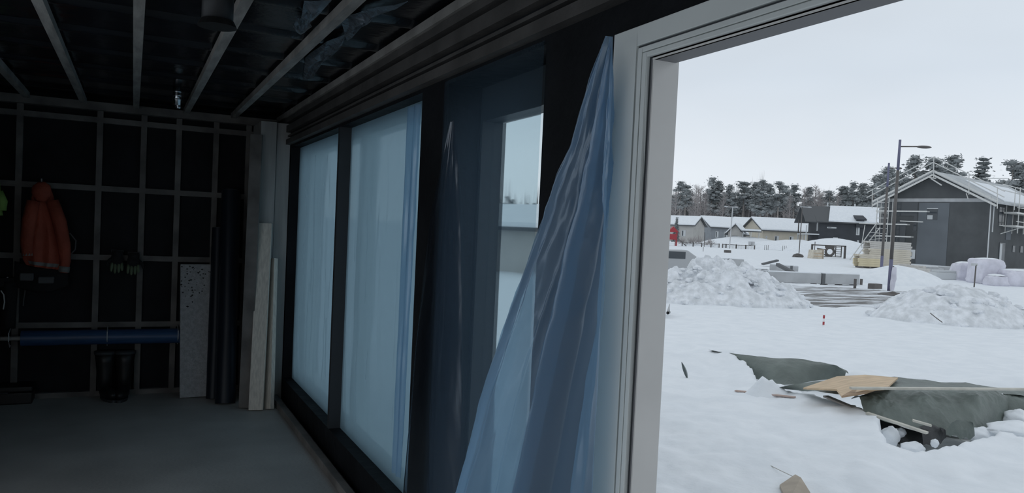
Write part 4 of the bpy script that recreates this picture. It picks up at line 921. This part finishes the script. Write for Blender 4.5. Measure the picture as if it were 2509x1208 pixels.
# neighbour glimpsed through the narrow window
longhouse(1100, 1350, 660, 39, 35, 6, 2.2, 3.1, 'clad_w', 'grey neighbouring house blurred behind the plastic of the narrow window', wins=[])

# ------------------------------------------------------------------ play area, fence, thin poles
ply_ = thing('playhouse', 'red play tower at the edge of the door frame', 'play tower', place(1646, 608, 112), FX)
for x in (-.55, .55): B((x-.08, -.4, -.2), (x+.08, .4, 2.1), 'post', M['red'], ply_)
B((-.6, -.45, .9), (.6, .45, 1.7), 'panel', M['red'], ply_); MB().prism([(-.8, -.5, 2.0), (.8, -.5, 2.0), (0, -.5, 2.8)], (0, 1, 0)).build('roof', M['red'], ply_)
MB().bar((.5, -.2, 1.3), (2.0, -.3, .05), .5, .08).build('slide', M['post'], ply_)
fn_ = thing('play_fence', 'low dark fence around the snowy play area', 'fence', place(1671, 608, 113), FX)
for x0, x1 in ((0, 1.6), (1.6, 2.85), (4.2, 5.4), (5.9, 6.4), (6.4, 7.9), (7.9, 9.3), (9.3, 10.6)):
    for x in (x0, x1): B((x-.07, -.05, -.3), (x+.07, .05, .62), 'post', M['post'], fn_)
    B((x0, -.03, .5), (x1, .03, .58), 'rail', M['post'], fn_)
    if x0 > 3:
        k = x0+.12
        while k < x1: B((k-.02, -.02, -.2), (k+.02, .02, .5), 'picket', M['steel'], fn_); k += .17
def pole(px, py, D, h, r_, label, cat='pole', name='thin_pole', m='post', group=None):
    o = MB().tube([(0, 0, -.3), (0, 0, h)], r_, 8).build(name, M[m], loc=place(px, py, D)); return tag(o, label, cat, group)
tl = thing('street_lamp', 'distant double-armed lamp post in front of the porch hut', 'street lamp', place(1787, 611, 110), FX)
MB().tube([(0, 0, -.3), (.15, 0, 6.0)], .07, 8).build('pole', M['steel'], tl); MB().tube([(-.95, 0, 5.9), (.85, 0, 5.95)], .05, 6).build('arm', M['steel'], tl)
for x in (-.8, .65): MB().ellip((x, 0, 5.95), (.3, .14, .09), 10, 6).build('lamp_head', M['steel'], tl)
tl = thing('street_lamp', 'distant lamp post with crossbar left of the dark two-storey house', 'street lamp', place(1958, 613, 100), FX)
MB().tube([(0, 0, -.3), (.1, 0, 6.0)], .06, 8).build('pole', M['post'], tl); MB().tube([(-.2, 0, 6.0), (1.0, 0, 6.0)], .045, 6).build('arm', M['steel'], tl); MB().ellip((1.0, 0, 6.0), (.3, .12, .08), 10, 6).build('lamp_head', M['steel'], tl)
pole(1725, 608, 115, 2.2, .05, 'thin dark pole standing in the play fence')
pole(1722, 628, 84, .5, .03, 'short thin stake on the open snow left of the dark block')
for i, (px, n_) in enumerate(((1878, 'left'), (1922, 'right'))):
    sg_ = thing('sapling_stakes', ('three thin stakes around a planted sapling, before the beige wall' if not i else 'three thin stakes around a planted sapling, before the dark car'), 'stakes', place(px, 606, 112), FX)
    for x in (-.25, 0, .25): MB().tube([(x, 0, -.3), (x, 0, .75)], .03, 6).build('stake', M['post'], sg_)
for px, lab in ((1837, 'round-topped mailbox standing in the snow before the porch'), (1845, 'square mailbox beside the round one in the snow')):
    t = thing('mailbox', lab, 'mailbox', place(px, 602, 118), FX); bevel(B((-.22, -.2, .55), (.22, .2, 1.1), 'box', M['steel'], t), .08, 3); B((-.05, -.05, -.3), (.05, .05, .55), 'post', M['post'], t)
pole(1996, 612, 100, 1.6, .05, 'dark pole before the balcony of the two-storey house')

# ------------------------------------------------------------------ trees
RT = random.Random(5)
def clump(mb, c, s, n, flat=.55):
    mb.ellip(c, (s*.62, s*.62, s*.42), 6, 4, .5, 1.3)
    for i in range(n):
        d_ = Vector((RT.gauss(0, 1), RT.gauss(0, 1), RT.gauss(0, flat)))*s*.55; q = c+d_
        a = Vector((RT.uniform(-1, 1), RT.uniform(-1, 1), RT.uniform(-.5, .5))).normalized()*s*RT.uniform(.2, .38); b = Vector((RT.uniform(-1, 1), RT.uniform(-1, 1), RT.uniform(-.6, .6))).normalized()*s*RT.uniform(.14, .3)
        mb.add([q-a, q+b, q+a*.9, q-b*.8], [(0, 1, 2, 3)])
def pine_mesh(k):
    cr_ = MB(); tr_ = MB(); H_ = 20.0
    bend = RT.uniform(-.5, .5); tp = lambda z: Vector((bend*(z/H_)**2, 0, z))
    tr_.tube([tp(-1), tp(6), tp(12), tp(16), tp(19.6)], [.24, .20, .15, .10, .03], 7)
    base_z = RT.uniform(8.5, 12.5); z = base_z
    while z < 19.8:
        f = (z-base_z)/(H_-base_z); rmax = (1.0+2.0*math.sin(math.pi*min(1, .22+f*.75)))*RT.uniform(.7, 1.1)
        for j in range(RT.choice((2, 3, 3))):
            a = RT.uniform(0, 6.28); r_ = rmax*RT.uniform(.35, 1.0)*(1-.55*f); e_ = tp(z)+Vector((math.cos(a)*r_, math.sin(a)*r_, RT.uniform(-.1, .5)))
            tr_.tube([tp(z-.3), e_], [.06, .02], 4, False); clump(cr_, e_, .95+.35*(1-f), 34); clump(cr_, tp(z).lerp(e_, .5), .8, 16)
        z += RT.uniform(.55, 1.0)
    clump(cr_, tp(19.4), .8, 14, .8)
    return cr_.mesh('crown'), tr_.mesh('trunk')
def spruce_mesh(k):
    cr_ = MB(); tr_ = MB(); tr_.tube([(0, 0, -1), (0, 0, 19.5)], [.25, .03], 7)
    z = 2.5
    while z < 20:
        f = (z-2.5)/17.5; r_ = 2.9*(1-f)**.85+.15
        for j in range(int(5+9*(1-f))):
            a = RT.uniform(0, 6.28); rr = r_*RT.uniform(.7, 1.1)
            clump(cr_, Vector((math.cos(a)*rr*.75, math.sin(a)*rr*.75, z-.25*rr)), .75, 9, .4); clump(cr_, Vector((math.cos(a)*rr*.4, math.sin(a)*rr*.4, z)), .7, 5, .4)
        z += .8
    return cr_.mesh('crown'), tr_.mesh('trunk')
def birch_mesh(k):
    cr_ = MB(); tr_ = MB(); tr_.tube([(0, 0, -1), (.1, 0, 6), (.3, .1, 12), (.2, 0, 16)], [.16, .13, .08, .02], 6)
    for i in range(80):
        z = RT.uniform(4, 15.5); a = RT.uniform(0, 6.28); l = (16.5-z)*RT.uniform(.15, .34)+.5; p = Vector((.2*z/12, 0, z)); q = p+Vector((math.cos(a)*l*.7, math.sin(a)*l*.7, l*.9)); cr_.tube([p, q], [.035, .015], 3, False)
        for j in range(4): t_ = p.lerp(q, RT.uniform(.3, 1)); cr_.tube([t_, t_+Vector((RT.uniform(-.6, .6), RT.uniform(-.6, .6), RT.uniform(.2, .9)))], [.018, .01], 3, False)
    return cr_.mesh('twigs'), tr_.mesh('trunk')
PM = [pine_mesh(k) for k in range(6)]; SM = [spruce_mesh(k) for k in range(3)]; BM = [birch_mesh(k) for k in range(3)]
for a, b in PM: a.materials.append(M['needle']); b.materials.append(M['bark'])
for a, b in SM: a.materials.append(M['needle_d']); b.materials.append(M['bark'])
for a, b in BM: a.materials.append(M['birch']); b.materials.append(M['birch'])
def tree(px, ptop, D, kind, label, group, wsc=1.0):
    p = place(px, 560, D); top = atD(px, ptop, D); H_ = {'pine': 20, 'spruce': 20.3, 'birch': 16.2}[kind]; s = (top.z-p.z)/H_
    me_c, me_t = RT.choice({'pine': PM, 'spruce': SM, 'birch': BM}[kind])
    t = thing({'pine': 'pine_tree', 'spruce': 'spruce_tree', 'birch': 'birch_tree'}[kind], label, 'tree', p, RT.uniform(0, 6.28), group); t.scale = (s*wsc, s*wsc, s)
    inst(me_c, 'crown' if kind != 'birch' else 'twigs', None, t); inst(me_t, 'trunk', None, t); return t
ORD = 'first second third fourth fifth sixth seventh eighth ninth tenth eleventh twelfth thirteenth fourteenth fifteenth sixteenth seventeenth eighteenth nineteenth'.split()
def nth(i): return ORD[i]
GP = 'pines of the treeline behind the houses'
for ip_, (px, ty) in enumerate(((1662, 446), (1676, 452), (1740, 438), (1752, 446), (1786, 455), (1818, 444), (1846, 448), (1860, 444), (1878, 452), (1903, 443), (1918, 458), (1942, 456), (1978, 460), (2028, 466), (2062, 458), (2086, 450), (2112, 452), (2134, 438), (2152, 425))):
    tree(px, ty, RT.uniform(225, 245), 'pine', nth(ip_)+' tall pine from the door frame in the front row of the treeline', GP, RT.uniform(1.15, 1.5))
LS = 'dark spruce standing deeper in the forest behind the treeline pines'
LF = 'dark pine standing deeper in the forest behind the treeline pines'
for i in range(-20, 95):
    px = 1560+i*(7.6 if i >= 0 else 18)+RT.uniform(-5, 5); ty = 492+RT.uniform(-22, 20)-(max(0, px-2050)*.2 if px > 2050 else 0)
    kd_ = RT.choice(('pine', 'pine', 'spruce'))
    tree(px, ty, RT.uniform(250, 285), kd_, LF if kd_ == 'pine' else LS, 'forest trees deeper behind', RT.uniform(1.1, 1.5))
for px, ty, k, lab in ((2170, 412, 'pine', 'pine rising left of the scaffolded house, behind the far street lamp'), (2236, 386, 'pine', 'broad pine behind the left slope of the scaffolded roof'), (2280, 386, 'pine', 'pine directly behind the ridge of the scaffolded roof'), (2326, 384, 'pine', 'leaning pine just right of the ridge of the scaffolded roof'), (2398, 378, 'spruce', 'tall pointed spruce above the middle of the right roof slope'), (2470, 390, 'pine', 'pine with a curved tip right of the pointed spruce'), (2500, 404, 'pine', 'pine at the right frame edge behind the roof snow'), (2196, 420, 'pine', 'lower pine between the two street lamp poles')):
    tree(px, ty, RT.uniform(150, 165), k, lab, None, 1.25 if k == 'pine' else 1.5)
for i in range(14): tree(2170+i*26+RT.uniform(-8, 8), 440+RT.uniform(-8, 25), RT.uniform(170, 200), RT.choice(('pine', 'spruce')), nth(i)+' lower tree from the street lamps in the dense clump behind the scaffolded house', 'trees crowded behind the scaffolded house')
for ib_, (px, ty) in enumerate(sorted(((1700, 452), (1707, 462), (1716, 455), (1726, 470), (1968, 462), (1993, 455), (2000, 462), (2010, 470), (1650, 470), (2046, 475), (1930, 478), (1768, 470)))):
    tree(px, ty, RT.uniform(205, 220), 'birch', nth(ib_)+' bare leafless birch from the door frame, before the pines', 'bare birches before the pines', 1.5)
# thicket and trunks: one uncountable mass
tk = MB()
for i in range(8000):
    px = RT.uniform(1150 if i % 4 == 0 else 1560, 2560); D = RT.uniform(240, 300); q = atD(px, 560, D); g = ground(q.x, q.y); h_ = RT.uniform(5, 15.5)*(1.0+.5*fbm(px*.01, D*.02)); r_ = RT.uniform(.06, .30); s_ = RGT*r_; dx = RGT*RT.uniform(-.5, .5)
    b_ = Vector((q.x, q.y, g-.3)); f_ = FWD*r_; tk.add([b_-s_-f_*.5, b_+s_-f_*.5, b_+f_, b_+dx+Vector((0, 0, h_))], [(0, 1, 3), (1, 2, 3), (2, 0, 3)])
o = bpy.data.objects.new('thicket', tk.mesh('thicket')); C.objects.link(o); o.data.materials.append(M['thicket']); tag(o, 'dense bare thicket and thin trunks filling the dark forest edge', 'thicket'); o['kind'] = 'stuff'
# shrubs by the pale house
def shrub(px, py, D, r_, label, kind='twig'):
    t = thing('bare_shrub', label, 'shrub', place(px, py, D)); mb = MB()
    for i in range(90):
        a = RT.uniform(0, 6.28); e_ = RT.uniform(.2, 1.45); l = r_*RT.uniform(.6, 1.1); d_ = Vector((math.cos(a)*math.cos(e_), math.sin(a)*math.cos(e_), math.sin(e_)))
        mb.tube([d_*.1, d_*l+Vector((RT.uniform(-.2, .2), RT.uniform(-.2, .2), 0))], [.03, .012], 3, False)
    mb.build('twigs', M['birch'], t)
    MB().ellip((0, 0, .05), (r_*.5, r_*.5, r_*.3), 14, 8, .4, 2).build('snow_cap', M['snow'], t, smooth=True)
shrub(1672, 603, 118, 1.3, 'bare snowy shrub behind the red play tower'); shrub(1693, 602, 120, 1.5, 'bare snowy shrub in front of the pale grey house'); shrub(1712, 602, 122, 1.6, 'bare snowy shrub between the pale house and the grey bungalow'); shrub(1738, 604, 118, 1.3, 'bare snowy shrub by the left end of the grey bungalow')
t = thing('spruce_tree', 'small dark spruce in front of the pale grey house', 'tree', place(1655, 600, 125)); t.scale = (.28, .28, .22); inst(SM[0][0], 'crown', None, t); inst(SM[0][1], 'trunk', None, t)
